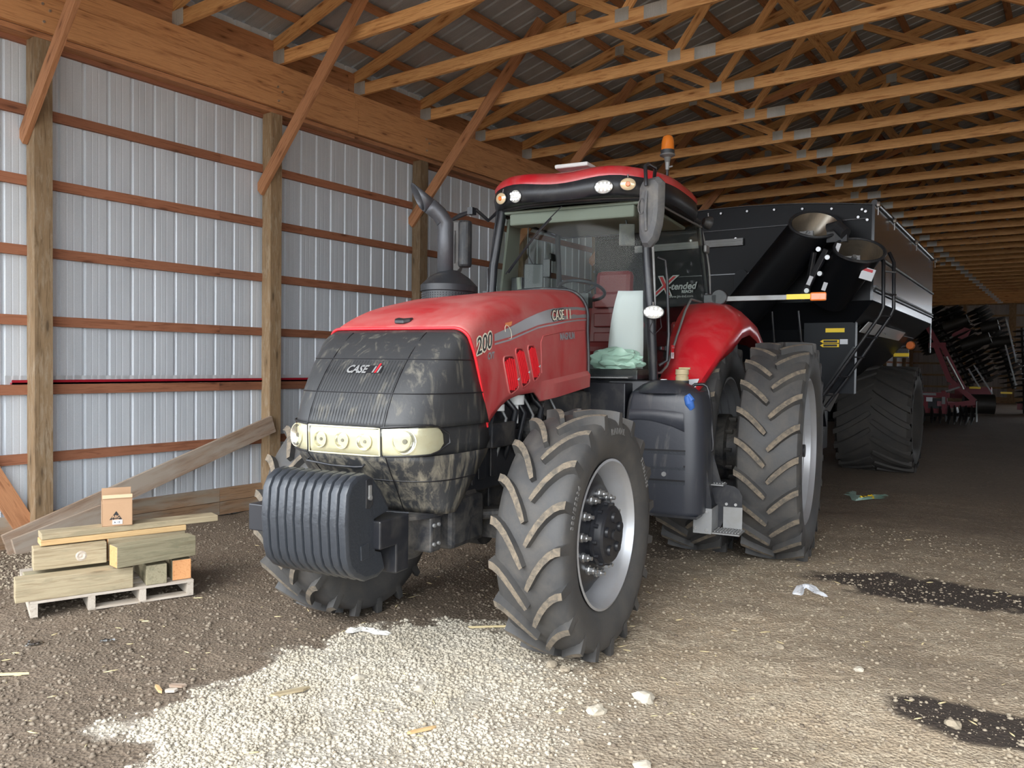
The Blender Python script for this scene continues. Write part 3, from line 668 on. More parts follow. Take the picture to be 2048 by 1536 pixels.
# headlamps: middle unit with three reflectors, wrapping corner units
def lampband(name, l0, l1, z0, z1, mat, off, n=16, par=tr, skew=0.0, corner=0.0):
    mb = MB(); R_ = []
    for j in range(7):
        v = j/6; row = []
        for i in range(n+1):
            u = i/n; z = z0+(z1-z0)*v; zz = z
            if corner: zz = (z0+z1)/2+skew*u+(z-(z0+z1)/2)*(1.0+0.06*u)*(math.sqrt(max(0.12, 1-max(0, (u-0.8)/0.2)**2.5)))
            u0 = gu(l0, GW); u1 = gu(l1, GW)
            uu = math.copysign(u0, l0)+(math.copysign(u1, l1)-math.copysign(u0, l0))*u
            row.append(gpt(uu, zz, off))
        R_.append(row)
    mb.grid(R_); return mb.build(name, mat, par, smooth=60)
def bowl(c0, nrm, r, par):
    nrm = nrm.normalized(); y = V((0, 0, 1)).cross(nrm).normalized(); z = nrm.cross(y)
    mb = MB(); mb.grid([[c0+nrm*h+y*(rr_*math.cos(2*PI*i/28))+z*(rr_*math.sin(2*PI*i/28)) for i in range(28)] for h, rr_ in ((0.0, r*1.06), (0.001, r), (-0.012, r*0.8), (-0.02, r*0.45), (-0.022, r*0.2))], close_u=True); ro = mb.build('reflector', 'reflector', par, smooth=50)
    mb = MB(); mb.cyl(c0-nrm*0.02, c0-nrm*0.004, r*0.26, r*0.2, 14); mb.build('bulb', 'dull_steel', ro, smooth=30)
    mb = MB()
    P_ = [c0+y*(r*1.05*math.cos(2*PI*i/28))+z*(r*1.05*math.sin(2*PI*i/28)) for i in range(29)]; mb.tube(P_, 0.0022, 5); mb.build('reflector_rim', 'lamp_rim', ro)
hl = lampband('headlamp', -0.222, 0.222, 1.192, 1.322, 'headlamp', 0.008)
lampband('lamp_back', -0.222, 0.222, 1.192, 1.322, 'lamp_back', -0.006, par=hl)
for l in (-0.14, 0.0, 0.14):
    bowl(gl(l, 1.257, 0.004), V((1, l*0.9, 0.05)), 0.040, hl)
mb = MB(); L_ = [gl(l, 1.326, 0.006) for l in [-0.225+0.45*i/12 for i in range(13)]]+[gl(l, 1.188, 0.006) for l in [0.225-0.45*i/12 for i in range(13)]]
mb.tube(L_+[L_[0]], 0.0045, 6); mb.build('lamp_rim', 'lamp_rim', hl, smooth=60)
for s in (-1, 1):
    hc = lampband('headlamp', s*0.236, s*0.455, 1.192, 1.325, 'headlamp', 0.008, 20, tr, 0.012, 1)
    lampband('lamp_back', s*0.236, s*0.455, 1.192, 1.325, 'lamp_back', -0.006, 20, hc, 0.012, 1)
    bowl(gl(s*0.345, 1.264, 0.004), V((1, s*0.35, 0.05)), 0.058, hc)
    mb = MB(); us = [gu(x, GW)*s for x in [0.232+0.229*i/14 for i in range(15)]]
    P_ = [gpt(u, 1.2585+0.012*i/14+0.072*(1+0.06*i/14)*math.sqrt(max(0.1, 1-max(0, (i/14-0.8)/0.2)**2.5)), 0.009) for i, u in enumerate(us)]+[gpt(u, 1.2585+0.012*i/14-0.072*(1+0.06*i/14)*math.sqrt(max(0.1, 1-max(0, (i/14-0.8)/0.2)**2.5)), 0.009) for i, u in reversed(list(enumerate(us)))]
    mb.tube(P_+[P_[0]], 0.0045, 6); mb.build('lamp_rim', 'decal_dark', hc, smooth=60)
# front badge
def map_g(l0, z0, off=0.004): return lambda x, y, zz: gl(l0+x, z0+y, off+zz)
mb = MB(); mb.grid([[gl(l, z, 0.0035) for l in [-0.10+0.225*i/8 for i in range(9)]] for z in (1.602, 1.64)]); mb.build('badge_plate', 'decal_dark', gr, solid=0.003)
text('badge_letters', 'CASE', 0.056, map_g(-0.10, 1.601, 0.006), 'dull_steel', gr, bold=0.0018, thick=0.001, shear=0.2)
for x, mt_, h_ in ((0.070, 'dull_steel', 0.034), (0.086, 'bright_red', 0.048), (0.102, 'dull_steel', 0.034)):
    mb = MB(); mb.prism([(0, 0), (0.010, 0), (0.010+h_*0.2, h_), (h_*0.2, h_)], 0.004, 0.008, lambda u, v, h: gl(x+u, 1.602+v, h)); mb.build('badge_bar', mt_, gr)
# grab rail under the lamps
mb = MB(); mb.tube([gl(-0.26, 1.155, -0.01), gl(-0.26, 1.13, 0.03), gl(-0.1, 1.115, 0.035), gl(0.05, 1.115, 0.035), gl(0.10, 1.12, 0.03), gl(0.10, 1.14, -0.01)], 0.006, 8); mb.build('grab_rail', 'black', tr, smooth=60)
# ---- front support, chassis, axle
mb = MB(); mb.lathe([(0.60, 0.001), (0.60, 0.20), (0.66, 0.25), (0.76, 0.285), (0.845, 0.29), (0.845, 0.36), (0.865, 0.365), (0.865, 0.001)], 40, 'z', (3.78, 0, 0)); mb.build('front_support', 'dirty_black', tr, smooth=30)
mb = MB(); mb.box((3.80, 0, 0.75), (0.10, 0.70, 0.19)); mb.box((3.3, 0, 0.88), (1.05, 0.50, 0.30)); mb.box((2.3, 0, 0.95), (1.5, 0.52, 0.5)); mb.build('front_frame', 'dirty_black', tr, bevel=0.012)
mb = MB()
for s in (-1, 1):
    for a, z in ((3.785, 0.80), (3.785, 0.70), (3.83, 0.80), (3.83, 0.70)): mb.cyl((a, s*0.35, z), (a, s*0.362, z), 0.010, n=8)
mb.build('support_bolts', 'dull_steel', tr)
mb = MB()
mb.box2((3.99, -0.29, 0.745), (4.235, 0.305, 0.885)); mb.box2((3.99, -0.25, 0.60), (4.10, 0.305, 0.76)); mb.box2((4.1, -0.02, 0.78), (4.24, 0.02, 0.9))
mb.build('weight_carrier', 'black', tr, bevel=0.008)
mb = MB(); mb.tube([(3.92, 0.10, 0.872), (4.01, 0.12, 0.888), (4.02, 0.16, 0.888), (3.93, 0.26, 0.875)], 0.007, 8); mb.build('hitch_pin', 'black', tr, smooth=60)
mb = MB(); mb.box2((4.20, -0.40, 0.80), (4.39, -0.30, 0.935)); mb.build('weight_bracket', 'black', tr, bevel=0.006)
# inner side panel with vertical ribs behind the grille
mb = MB(); mb.box2((2.6, 0.24, 0.9), (3.62, 0.30, 1.24)); mb.box2((2.1, 0.22, 1.2), (3.5, 0.26, 1.6)); mb.box2((3.05, 0.30, 0.97), (3.13, 0.315, 1.2)); mb.box2((3.20, 0.30, 0.97), (3.28, 0.315, 1.22)); mb.box2((3.36, 0.30, 0.95), (3.385, 0.33, 1.22)); mb.build('radiator_side', 'black', tr, bevel=0.006)
mb = MB(); mb.box2((2.6, -0.30, 0.9), (3.62, -0.24, 1.24)); mb.box2((2.1, -0.26, 1.2), (3.5, -0.22, 1.6)); mb.build('radiator_side', 'black', tr, bevel=0.006)
mb = MB(); mb.grid([[(3.42-0.05*i, 0.455-0.01*i, 1.24+0.09*i-0.008*i*i) for i in range(8)], [(3.42-0.05*i, 0.30, 1.22+0.09*i-0.008*i*i) for i in range(8)]]); mb.build('arch_liner', 'plastic', tr, solid=0.01)
random.seed(3)
for k in range(7):   # engine hoses and lines
    mb = MB(); a = 2.25+0.13*k; z = 1.25+0.02*(k % 3)
    mb.tube([(a, 0.28, 1.05), (a+0.03, 0.33, 1.15), (a-0.04, 0.34, z+0.07), (a+0.02, 0.31, 1.42), (a, 0.26, 1.5)], 0.010+0.006*(k % 3), 8); mb.build('engine_hose', 'black' if k % 3 else 'dull_steel', tr, smooth=60)
mb = MB(); mb.cyl((2.83, 0.33, 1.40), (2.83, 0.33, 1.46), 0.05, n=18); mb.cyl((2.83, 0.33, 1.28), (2.83, 0.33, 1.40), 0.014, n=10); mb.build('fuel_filter', 'white', tr, smooth=30)
mb = MB(); mb.cyl((3.06, 0.32, 1.37), (3.06, 0.32, 1.41), 0.04, n=18); mb.build('reservoir_cap', 'white', tr, smooth=30)
mb = MB(); mb.cyl((2.6, 0.25, 1.22), (2.6, 0.38, 1.22), 0.08, n=20); mb.build('pulley', 'dirty_black', tr, bevel=0.006)
mb = MB(); mb.cyl((2.42, 0.25, 1.36), (2.42, 0.36, 1.36), 0.06, n=20); mb.build('pulley', 'dirty_black', tr, bevel=0.006)
mb = MB(); mb.box2((2.9, 0.26, 1.15), (3.2, 0.36, 1.3)); mb.build('engine_cover', 'dirty_black', tr, bevel=0.01)
mb = MB(); mb.beam((3.065, -0.70, 0.69), (3.065, 0.70, 0.69), 0.17, 0.17); mb.cyl((3.065, -0.2, 0.70), (3.065, 0.25, 0.70), 0.16, n=20)
for s in (-1, 1): mb.cyl((3.065, s*0.60, 0.70), (3.065, s*0.78, 0.70), 0.14, 0.17, 24); mb.cyl((3.065, s*0.64, 0.50), (3.065, s*0.64, 0.90), 0.06, n=14)
mb.tube([(3.22, 0.2, 0.74), (3.24, 0.45, 0.78), (3.18, 0.62, 0.74)], 0.03, 10); mb.build('front_axle', 'dirty_black', tr, smooth=30)
mb = MB(); mb.box2((3.25, 0.12, 0.62), (3.62, 0.34, 0.90)); mb.cyl((3.36, 0.20, 0.86), (3.36, 0.30, 0.92), 0.09, n=18); mb.build('steering_housing', 'dirty_black', tr, bevel=0.03)
mb = MB(); mb.box2((-0.4, -0.33, 0.55), (1.7, 0.33, 1.25)); mb.box2((0.9, -0.30, 0.5), (2.3, 0.30, 1.45)); mb.build('transmission', 'dirty_black', tr, bevel=0.03)
mb = MB()
for s in (-1, 1):
    mb.cyl((0, s*0.3, 0.93), (0, s*0.62, 0.93), 0.21, 0.15, 24); mb.cyl((0, s*0.6, 0.93), (0, s*1.75, 0.93), 0.055, n=18)
mb.build('rear_axle', 'dirty_black', tr, smooth=30)
mb = MB(); mb.box2((-1.2, -0.30, 0.45), (-0.4, 0.30, 0.6)); mb.beam((-0.4, 0.32, 0.7), (-1.25, 0.40, 0.55), 0.05, 0.09); mb.beam((-0.4, -0.32, 0.7), (-1.25, -0.40, 0.55), 0.05, 0.09); mb.build('rear_hitch', 'black', tr, bevel=0.01)
# ---- suitcase weights
prof_w = [(4.435, 0.74), (4.450, 0.90), (4.438, 1.04), (4.41, 1.09), (4.36, 1.118), (4.30, 1.125), (4.235, 1.095), (4.16, 1.02), (4.105, 0.945), (4.10, 0.925), (4.215, 0.905), (4.215, 0.715), (4.16, 0.70), (4.135, 0.625), (4.19, 0.60), (4.29, 0.60), (4.37, 0.64), (4.415, 0.685)]
cxp = (4.28, 0.87)
def wsec(l, sh, g=0):
    out = []
    for (a, z) in prof_w:
        d = math.hypot(a-cxp[0], z-cxp[1]); k = (d-sh)/d
        if g and a > 4.34: k -= 0.03
        out.append((cxp[0]+(a-cxp[0])*k, l, cxp[1]+(z-cxp[1])*k))
    return out
mb = MB(); hw_ = 0.0255
rw = [wsec(-hw_, 0.024), wsec(-hw_+0.002, 0.012), wsec(-hw_+0.007, 0.003), wsec(-0.012, 0.0), wsec(0.012, 0.0), wsec(hw_-0.007, 0.003), wsec(hw_-0.002, 0.012), wsec(hw_, 0.024)]
mb.grid(rw, close_u=True); mb.add(rw[0], [tuple(range(len(prof_w)))]); mb.add(rw[-1], [tuple(range(len(prof_w)))])
wme = mb.mesh('front_weight', 'weight', smooth=35)
for i in range(10):
    o = link('front_weight', wme, tr, Matrix.Translation((0, -0.2385+0.053*i, 0)))
    if i == 9:
        o['label'] = 'outermost weight with lever plate on its side'
        mb = MB(); mb.prism([(4.27, 0.95), (4.30, 0.955), (4.30, 1.09), (4.285, 1.10), (4.25, 1.09), (4.245, 0.97)], 0.024, 0.030, lambda u, v, h: (u, h, v)); mb.build('handle_recess', 'black', o, bevel=0.003)
        mb = MB(); mb.cyl((4.275, 0.03, 1.005), (4.275, 0.04, 1.005), 0.012, n=12); mb.box((4.275, 0.033, 1.04), (0.018, 0.008, 0.05)); mb.build('latch', 'dull_steel', o)
        mb = MB(); mb.prism([(4.27, 0.715), (4.335, 0.71), (4.34, 0.78), (4.275, 0.79)], 0.023, 0.032, lambda u, v, h: (u, h, v)); mb.build('boss', 'weight', o, bevel=0.003)
# ---- wheels
def tire_mesh(name, R, w_, rr, nl, lug_w, A, hgt_=0.04, rib=False, mats=('rubber', 'lug_dirt'), power=1.8, bulge=1.0):
    hw = w_/2; Rb = R-hgt_; mb = MB()
    half = [(-hw*0.74, rr-0.01), (-hw*0.80, rr+0.012), (-hw*0.93, rr+(Rb-rr)*0.22), (-hw*1.0*bulge, rr+(Rb-rr)*0.48), (-hw*1.0*bulge, rr+(Rb-rr)*0.66), (-hw*0.965, rr+(Rb-rr)*0.84), (-hw*0.90, Rb-0.022), (-hw*0.75, Rb-0.008), (-hw*0.4, Rb-0.001), (0, Rb)]
    pr_ = half+[(-u, r) for u, r in half[-2::-1]]
    mb.lathe(pr_, 96, 'y')
    for s in (-1, 1):
        for i in range(nl):
            ph0 = 2*PI*(i+(0.5 if s > 0 else 0))/nl; secs = []
            ts = [0, 0.12, 0.3, 0.5, 0.7, 0.86, 1.0]
            for t in ts:
                y = s*(0.010+(hw*0.985-0.010)*t); off = A*(1-(1-t)**power); ph = ph0+off/R
                rt_ = R-0.012*t**3; rb_ = Rb-0.02-0.03*t**3
                lw = lug_w*(1.0 if t > 0.05 else 0.75)
                # direction along the lug in (y, arc) plane
                dy = s*(hw-0.01); da = A*power*(1-t)**(power-1) if t < 1 else A*0.1; ln = math.hypot(dy, da); ny, na = -da/ln, dy/ln
                row = []
                for q, r, e in ((-1, rb_, 1.45), (-1, rt_, 0.95), (1, rt_, 0.95), (1, rb_, 1.45)):
                    yy = y+ny*q*lw/2*e*(0.6 if t < 1 else 0.0); pp = ph+na*q*lw/2*e/R*(1 if s > 0 else 1)
                    row.append((r*math.cos(pp), yy, r*math.sin(pp)))
                secs.append(row)
            b = len(mb.v); mb.v += [p for r_ in secs for p in r_]; n_ = len(ts)
            for j in range(n_-1):
                for q in range(3):
                    mb.f.append((b+j*4+q, b+j*4+q+1, b+(j+1)*4+q+1, b+(j+1)*4+q)); mb.m.append(1 if q == 1 else 0)
            mb.f.append((b, b+1, b+2, b+3)); mb.m.append(0)
            # shoulder end runs down the sidewall
            e0 = secs[-1]; low = []
            ph = ph0+A/R
            for q, e in ((-1, 1.5), (-1, 0.9), (1, 0.9), (1, 1.5)):
                pp = ph+q*lug_w/2*e/R*s; r = Rb-(Rb-rr)*0.30; low.append((r*math.cos(pp), s*hw*1.004*bulge, r*math.sin(pp)))
            b2_ = len(mb.v); mb.v += low
            k0 = b+(n_-1)*4
            if s > 0: lw_ = [b2_, b2_+1, b2_+2, b2_+3]
            else: lw_ = [b2_+3, b2_+2, b2_+1, b2_]
            mb.f.append((k0+1, k0+2, lw_[2], lw_[1])); mb.m.append(0); mb.f.append((k0, k0+1, lw_[1], lw_[0])); mb.m.append(0); mb.f.append((k0+2, k0+3, lw_[3], lw_[2])); mb.m.append(0)
    return mb.mesh(name, mats, smooth=32)
def arc_text(par, txt, R_, y, a0, size, mat, sign=1):
    def f(x, yy, z): 
        t = a0-sign*x/R_; return V(((R_+yy)*math.cos(t), y+z, (R_+yy)*math.sin(t)))
    return text('sidewall_letters', txt, size, f, mat, par, thick=0.002, bold=0.001, sp_=1.25)
M['letter'] = plain('raised_letter_rubber', (0.13, 0.125, 0.12), 0.8)
ft_me = tire_mesh('front_tire', 0.712, 0.419, 0.425, 19, 0.046, 0.23)
rt_me = tire_mesh('rear_tire', 0.956, 0.50, 0.62, 23, 0.052, 0.20, 0.045, power=1.35)
def front_wheel(s, rz):
    o = link('front_tire', ft_me, tr, Matrix.Translation((3.065, 0.873 if s > 0 else -0.76, 0.690)) @ Matrix.Rotation(rz, 4, 'Z') @ Matrix.Rotation(0.10, 4, 'Y'))
    k = s
    mb = MB(); mb.lathe([(k*0.176, 0.432), (k*0.180, 0.418), (k*0.150, 0.400), (k*0.135, 0.392), (k*0.06, 0.380), (k*0.035, 0.362), (k*-0.05, 0.360), (k*-0.16, 0.40), (k*-0.175, 0.43)], 64, 'y'); mb.build('rim', 'silver', o, smooth=35)
    mb = MB(); mb.lathe([(k*0.03, 0.372), (k*0.045, 0.345), (k*0.095, 0.285), (k*0.105, 0.26), (k*0.105, 0.10), (k*0.09, 0.10), (k*0.09, 0.26), (k*0.03, 0.33), (k*0.01, 0.372)], 64, 'y'); mb.build('wheel_disc', 'black', o, smooth=35)
    mb = MB(); mb.lathe([(k*0.10, 0.178), (k*0.135, 0.178), (k*0.14, 0.188), (k*0.155, 0.188), (k*0.16, 0.172), (k*0.195, 0.166), (k*0.207, 0.152), (k*0.210, 0.001)], 40, 'y')
    for i in range(12):
        t = 2*PI*i/12; mb.cyl((0.174*math.cos(t), k*0.150, 0.174*math.sin(t)), (0.174*math.cos(t), k*0.180, 0.174*math.sin(t)), 0.012, n=6)
    mb.build('hub', 'black', o, smooth=30)
    mb = MB()
    for i in range(5):
        t = 2*PI*i/5+0.4; c = (0.098*math.cos(t), 0.098*math.sin(t)); mb.cyl((c[0], k*0.20, c[1]), (c[0], k*0.222, c[1]), 0.032, 0.028, 14)
    mb.cyl((0, k*0.20, 0), (0, k*0.222, 0), 0.03, n=14); mb.build('hub_cap', 'black', o, smooth=30)
    nm = MB(); nm.cyl((0, k*0.052, 0), (0, k*0.066, 0), 0.027, n=16); nm.cyl((0, k*0.064, 0), (0, k*0.092, 0), 0.021, n=6); nm.cyl((0, k*0.09, 0), (0, k*0.115, 0), 0.011, n=10); nme = nm.mesh('lug_nut', 'steel', smooth=30)
    for i in range(12):
        t = 2*PI*(i+0.3)/12; link('lug_nut', nme, o, Matrix.Translation((0.226*math.cos(t), k*0.052, 0.226*math.sin(t))))
    mb = MB()
    for i in range(8):
        t = 2*PI*(i+0.5)/8; mb.box((0.335*math.cos(t), k*0.02, 0.335*math.sin(t)), (0.07, 0.03, 0.07), Matrix.Rotation(-t, 3, 'Y'))
        mb.cyl((0.335*math.cos(t), k*0.03, 0.335*math.sin(t)), (0.335*math.cos(t), k*0.055, 0.335*math.sin(t)), 0.013, n=6)
    mb.build('rim_bracket', 'black', o)
    if s > 0:
        arc_text(o, '380/85R34', 0.575, 0.2115, PI*0.10, 0.042, 'letter', -1); arc_text(o, 'RADIAL', 0.575, 0.2115, PI*0.50, 0.05, 'letter', -1); arc_text(o, 'TUBELESS', 0.575, 0.2115, PI*0.80, 0.042, 'letter', -1)
    return o
front_wheel(1, -0.038); front_wheel(-1, -0.06)
def rear_wheel(y, k):
    o = link('rear_tire', rt_me, tr, Matrix.Translation((0, y, 0.926)) @ Matrix.Rotation(0.05, 4, 'Y'))
    mb = MB(); mb.lathe([(k*0.205, 0.640), (k*0.212, 0.622), (k*0.18, 0.600), (k*0.165, 0.585), (k*0.11, 0.580), (k*0.10, 0.562), (k*0.04, 0.556), (k*0.03, 0.535), (k*-0.06, 0.530), (k*-0.16, 0.58), (k*-0.21, 0.63)], 72, 'y'); mb.build('rim', 'silver', o, smooth=30)
    mb = MB(); mb.lathe([(k*0.0, 0.534), (k*0.0, 0.50), (k*-0.06, 0.36), (k*-0.09, 0.20), (k*-0.09, 0.06), (k*-0.12, 0.06), (k*-0.12, 0.20), (k*-0.09, 0.36), (k*-0.03, 0.51), (k*-0.03, 0.534)], 48, 'y'); mb.build('wheel_disc', 'silver', o, smooth=35)
    mb = MB(); mb.lathe([(k*-0.15, 0.15), (k*0.02, 0.13), (k*0.03, 0.10), (k*0.03, 0.057)], 32, 'y')
    for i in range(10):
        t = 2*PI*i/10; mb.cyl((0.17*math.cos(t), k*-0.09, 0.17*math.sin(t)), (0.17*math.cos(t), k*-0.05, 0.17*math.sin(t)), 0.016, n=6)
    mb.build('hub', 'dirty_black', o, smooth=30)
    return o
for s in (1, -1): rear_wheel(s*0.885, s); rear_wheel(s*1.567, s)
for s in (1,):    # inner dual's outward casting seen between the duals
    mb = MB(); mb.lathe([(s*1.0, 0.30), (s*1.1, 0.30), (s*1.12, 0.26), (s*1.28, 0.22), (s*1.3, 0.12)], 24, 'y', (0, 0, 0.926))
    for i in range(10):
        t = 2*PI*i/10; mb.cyl((0.27*math.cos(t), s*1.10, 0.926+0.27*math.sin(t)), (0.27*math.cos(t), s*1.17, 0.926+0.27*math.sin(t)), 0.02, n=6)
    mb.build('dual_hub', 'dirty_black', tr, smooth=30)
# ---- fenders
for s in (1, -1):
    IN = [(-0.95, 1.90), (-0.75, 2.08), (-0.45, 2.20), (-0.1, 2.245), (0.15, 2.21), (0.40, 2.08), (0.62, 1.90), (0.72, 1.72), (0.85, 1.60), (0.95, 1.50)]
    OUT = [(-0.90, 1.72, 1.26), (-0.70, 1.90, 1.26), (-0.42, 2.03, 1.25), (-0.1, 2.08, 1.24), (0.17, 2.04, 1.22), (0.42, 1.92, 1.18), (0.66, 1.76, 1.13), (0.84, 1.62, 1.08), (0.93, 1.54, 1.05), (1.03, 1.48, 1.02)]
    rws = []
    for (a, z), (ao, zo, lo) in zip(IN, OUT):
        li = 0.70; r_ = []
        for q in (0, 0.35, 0.65, 0.85, 0.95, 1.0):
            l = li+(lo-li)*q; e = q**4; r_.append((a+(ao-a)*q, s*l, (z+0.02*math.sin(PI*q))*(1-e)+zo*e if True else 0))
        dz = 0.13 if ao < 0.5 else 0.06
        r_.append((ao-(0.03 if ao > 0.3 else 0), s*(lo+0.005), zo-dz*0.5)); r_.append((ao-(0.05 if ao > 0.3 else 0), s*lo, zo-dz))
        rws.append(r_)
    mb = MB(); mb.grid(rws); mb.build('fender', 'red', tr, smooth=50, solid=0.012)
mb = MB(); mb.prism([(0.93, 0.95), (1.00, 0.95), (0.99, 1.03), (0.92, 1.04)], 0, 0.004, lambda u, v, h: (u+0.035, v, 1.545+h-(u-0.93)*0.9)); mb.build('fender_label', 'paper', tr)
# ---- cab
cabA = {'bf': (1.27, 0.715, 1.60), 'tf': (1.25, 0.635, 2.97)}
for s in (-1, 1):
    mb = MB(); mb.tube([(1.20, s*0.735, 1.55), (1.255, s*0.725, 2.0), (1.27, s*0.69, 2.5), (1.20, s*0.64, 3.0)], 0.038, 10); mb.build('front_pillar', 'black', tr, smooth=50)
    mb = MB(); mb.tube([(-0.45, s*0.78, 1.7), (-0.40, s*0.78, 2.3), (-0.22, s*0.74, 2.9), (-0.2, s*0.73, 3.03)], 0.028, 10); mb.build('rear_pillar', 'black', tr, smooth=50)
mb = MB(); mb.beam((-0.42, -0.78, 1.75), (-0.42, 0.78, 1.75), 0.05, 0.08); mb.build('rear_sill', 'black', tr)
mb = MB(); mb.beam((-0.22, -0.7, 3.0), (-0.22, 0.7, 3.0), 0.05, 0.08); mb.build('rear_header', 'black', tr)
mb = MB(); mb.tube([(1.21, -0.64, 3.0), (1.30, -0.35, 3.0), (1.33, 0, 3.0), (1.30, 0.35, 3.0), (1.21, 0.64, 3.0)], 0.03, 8)
for s in (-1, 1): mb.tube([(1.2, s*0.645, 3.0), (0.5, s*0.72, 3.02), (-0.2, s*0.73, 3.02)], 0.028, 8)
mb.build('cab_top_rail', 'black', tr, smooth=50)
mb = MB(); mb.prism([(1.30, -0.40), (1.24, -0.72), (-0.45, -0.76), (-0.45, 0.76), (1.24, 0.74), (1.30, 0.40)], 1.44, 1.54, lambda u, v, h: (u, v, h)); mb.build('cab_floor', 'black', tr, bevel=0.01)
for s in (1, -1):
    mb = MB(); mb.box2((1.10, s*0.235, 1.20), (1.45, s*0.585, 1.52)); mb.build('cab_sill_box', 'black', tr, bevel=0.008)
mb = MB(); mb.grid([[(1.33, 0.25, 1.56), (1.45, 0.25, 1.555)], [(1.31, 0.60, 1.565), (1.43, 0.60, 1.558)]]); lo_ = mb.build('cowl_grating', 'dull_steel', tr, solid=0.008)
mb = MB()
for i in range(18):
    mb.box((1.385-0.001*i, 0.275+0.018*i, 1.566), (0.08, 0.006, 0.006))
mb.build('grating_slots', 'decal_dark', lo_)
# windshield: curved, left and right half, with lower centre behind the hood
WS = []
for j in range(9):
    v = j/8; z = 1.58+(2.97-1.58)*v; hwz = 0.715-0.075*v**1.3; fr_ = 1.345-0.015*v+0.03*math.sin(PI*v)
    WS.append([(fr_-0.10*abs(u)**2.2, hwz*u, z) for u in [-1+2*i/16 for i in range(17)]])
mb = MB(); mb.grid(WS); mb.build('windshield', 'glass', tr, smooth=60)
for s in (1, -1):
    R_ = []
    for j in range(9):
        v = j/8; z = 1.62+(2.98-1.62)*v; ar = -0.42+0.22*max(0, (v-0.4)/0.6)**1.5; af = 1.22+0.03*math.sin(PI*v); lw = 0.745+0.02*math.sin(PI*v)-0.06*v**1.5; lr = 0.80-0.05*v**1.5
        row = []
        for u in [i/10 for i in range(11)]:
            a_ = af+(ar-af)*u; zz = z
            zlow = 1.60 if a_ > 0.95 else 1.60+(0.95-a_)*1.0
            zlow = min(zlow, 2.26); zz = max(z, zlow) if v < 0.5 else z
            row.append((a_, s*(lw+(lr-lw)*u), zlow+(2.98-zlow)*v))
        R_.append(row)
    mb = MB(); mb.grid(R_); dg = mb.build('door', 'glass', tr, smooth=60); dg['label'] = 'glass cab door'
    mb = MB(); E_ = [r[0] for r in R_]+R_[-1]+[r[-1] for r in reversed(R_)]+list(reversed(R_[0])); mb.tube(E_, 0.011, 6); mb.build('door_seal', 'dull_steel' if s > 0 else 'plastic', dg, smooth=60)
    mb = MB()
    for v in (0.15, 0.78): 
        z = 2.26+0.72*v-0.05; mb.box((-0.32+0.12*v, s*0.80, z), (0.13, 0.03, 0.075))
    mb.build('hinge', 'dull_steel' if s > 0 else 'black', dg, bevel=0.012)
    mb = MB(); mb.tube([(1.16, s*0.765, 1.66), (1.12, s*0.82, 1.70), (1.10, s*0.825, 1.9), (1.12, s*0.81, 2.35), (1.15, s*0.80, 2.50), (1.19, s*0.745, 2.52)], 0.013, 8); mb.build('grab_handle', 'black', tr, smooth=60)
    mb = MB(); mb.box((1.02, s*0.765, 1.80), (0.20, 0.02, 0.03)); mb.box((0.98, s*0.78, 1.80), (0.08, 0.02, 0.045)); mb.build('door_handle', 'black', dg, bevel=0.006)
mb = MB(); mb.grid([[(-0.43, -0.76, 1.8), (-0.43, 0.76, 1.8)], [(-0.21, -0.72, 2.98), (-0.21, 0.72, 2.98)]]); mb.build('rear_window', 'glass', tr)
mb = MB(); mb.box2((0.95, 0.18, 1.54), (1.26, 0.62, 1.625)); mb.build('footwell_ledge', 'plastic', tr, bevel=0.01)
# warning label on the side glass
mb = MB(); mb.box((0.86, 0.793, 1.80), (0.075, 0.003, 0.06)); wl_ = mb.build('warning_label', 'decal_red', tr); mb = MB(); mb.box((0.86, 0.793, 1.745), (0.075, 0.003, 0.05)); mb.build('label_white_part', 'paper', wl_)
text('label_lines', 'DANGER', 0.02, lambda x, y, z: V((0.893-x, 0.7955, 1.805+y)), 'paper', wl_); text('label_lines', 'KEEP OUT\nOF CAB', 0.014, lambda x, y, z: V((0.893-x, 0.7955, 1.752+y)), 'decal_dark', wl_)
# roof
def roof_pt(u, v, ztop, zbot, k):   # u around 0..1 ring, k inset
    return None
def ring(zf, scale, n=72, wave=0.0, zs_=1.0):
    out = []
    for i in range(n):
        t = 2*PI*i/n; c, s_ = math.cos(t), math.sin(t); q = (abs(c)**4+abs(s_)**4)**(-0.25); x, y = c*q, s_*q
        a = 0.565+0.84*x*scale; l = 0.80*y*scale
        if x > 0: a += 0.07*(1-abs(y)**2)*scale; l *= 1-0.08*max(0, x)**3
        else: l *= 1-0.06*abs(x)**3
        z = zf
        if wave: z += wave*max(0, x)**4*(math.cos(abs(y)*PI*1.55)*-1)
        out.append((a, l, z))
    return out
mb = MB(); mb.grid([ring(2.995, 0.93), ring(2.985, 0.985, wave=0.01), ring(3.01, 1.01), ring(3.07, 1.022, wave=0.016), ring(3.13, 1.01, wave=0.022), ring(3.155, 0.985, wave=0.024)], close_u=True); R0 = ring(2.995, 0.93); mb.add(R0, [tuple(range(72))]); rf_ = mb.build('roof_visor', 'black', tr, smooth=50)
mb = MB(); mb.grid([ring(3.13, 1.012, wave=0.022), ring(3.165, 1.016, wave=0.024), ring(3.205, 0.985, wave=0.024), ring(3.235, 0.9, wave=0.016), ring(3.255, 0.72), ring(3.262, 0.4), ring(3.265, 0.02)], close_u=True); mb.build('roof', 'red', tr, smooth=60)
mb = MB(); mb.lathe([(3.20, 0.26), (3.255, 0.22), (3.275, 0.12), (3.28, 0.001)], 32, 'z', (0.92, -0.02, 0)); mb.build('roof_dome', 'red', tr, smooth=50)
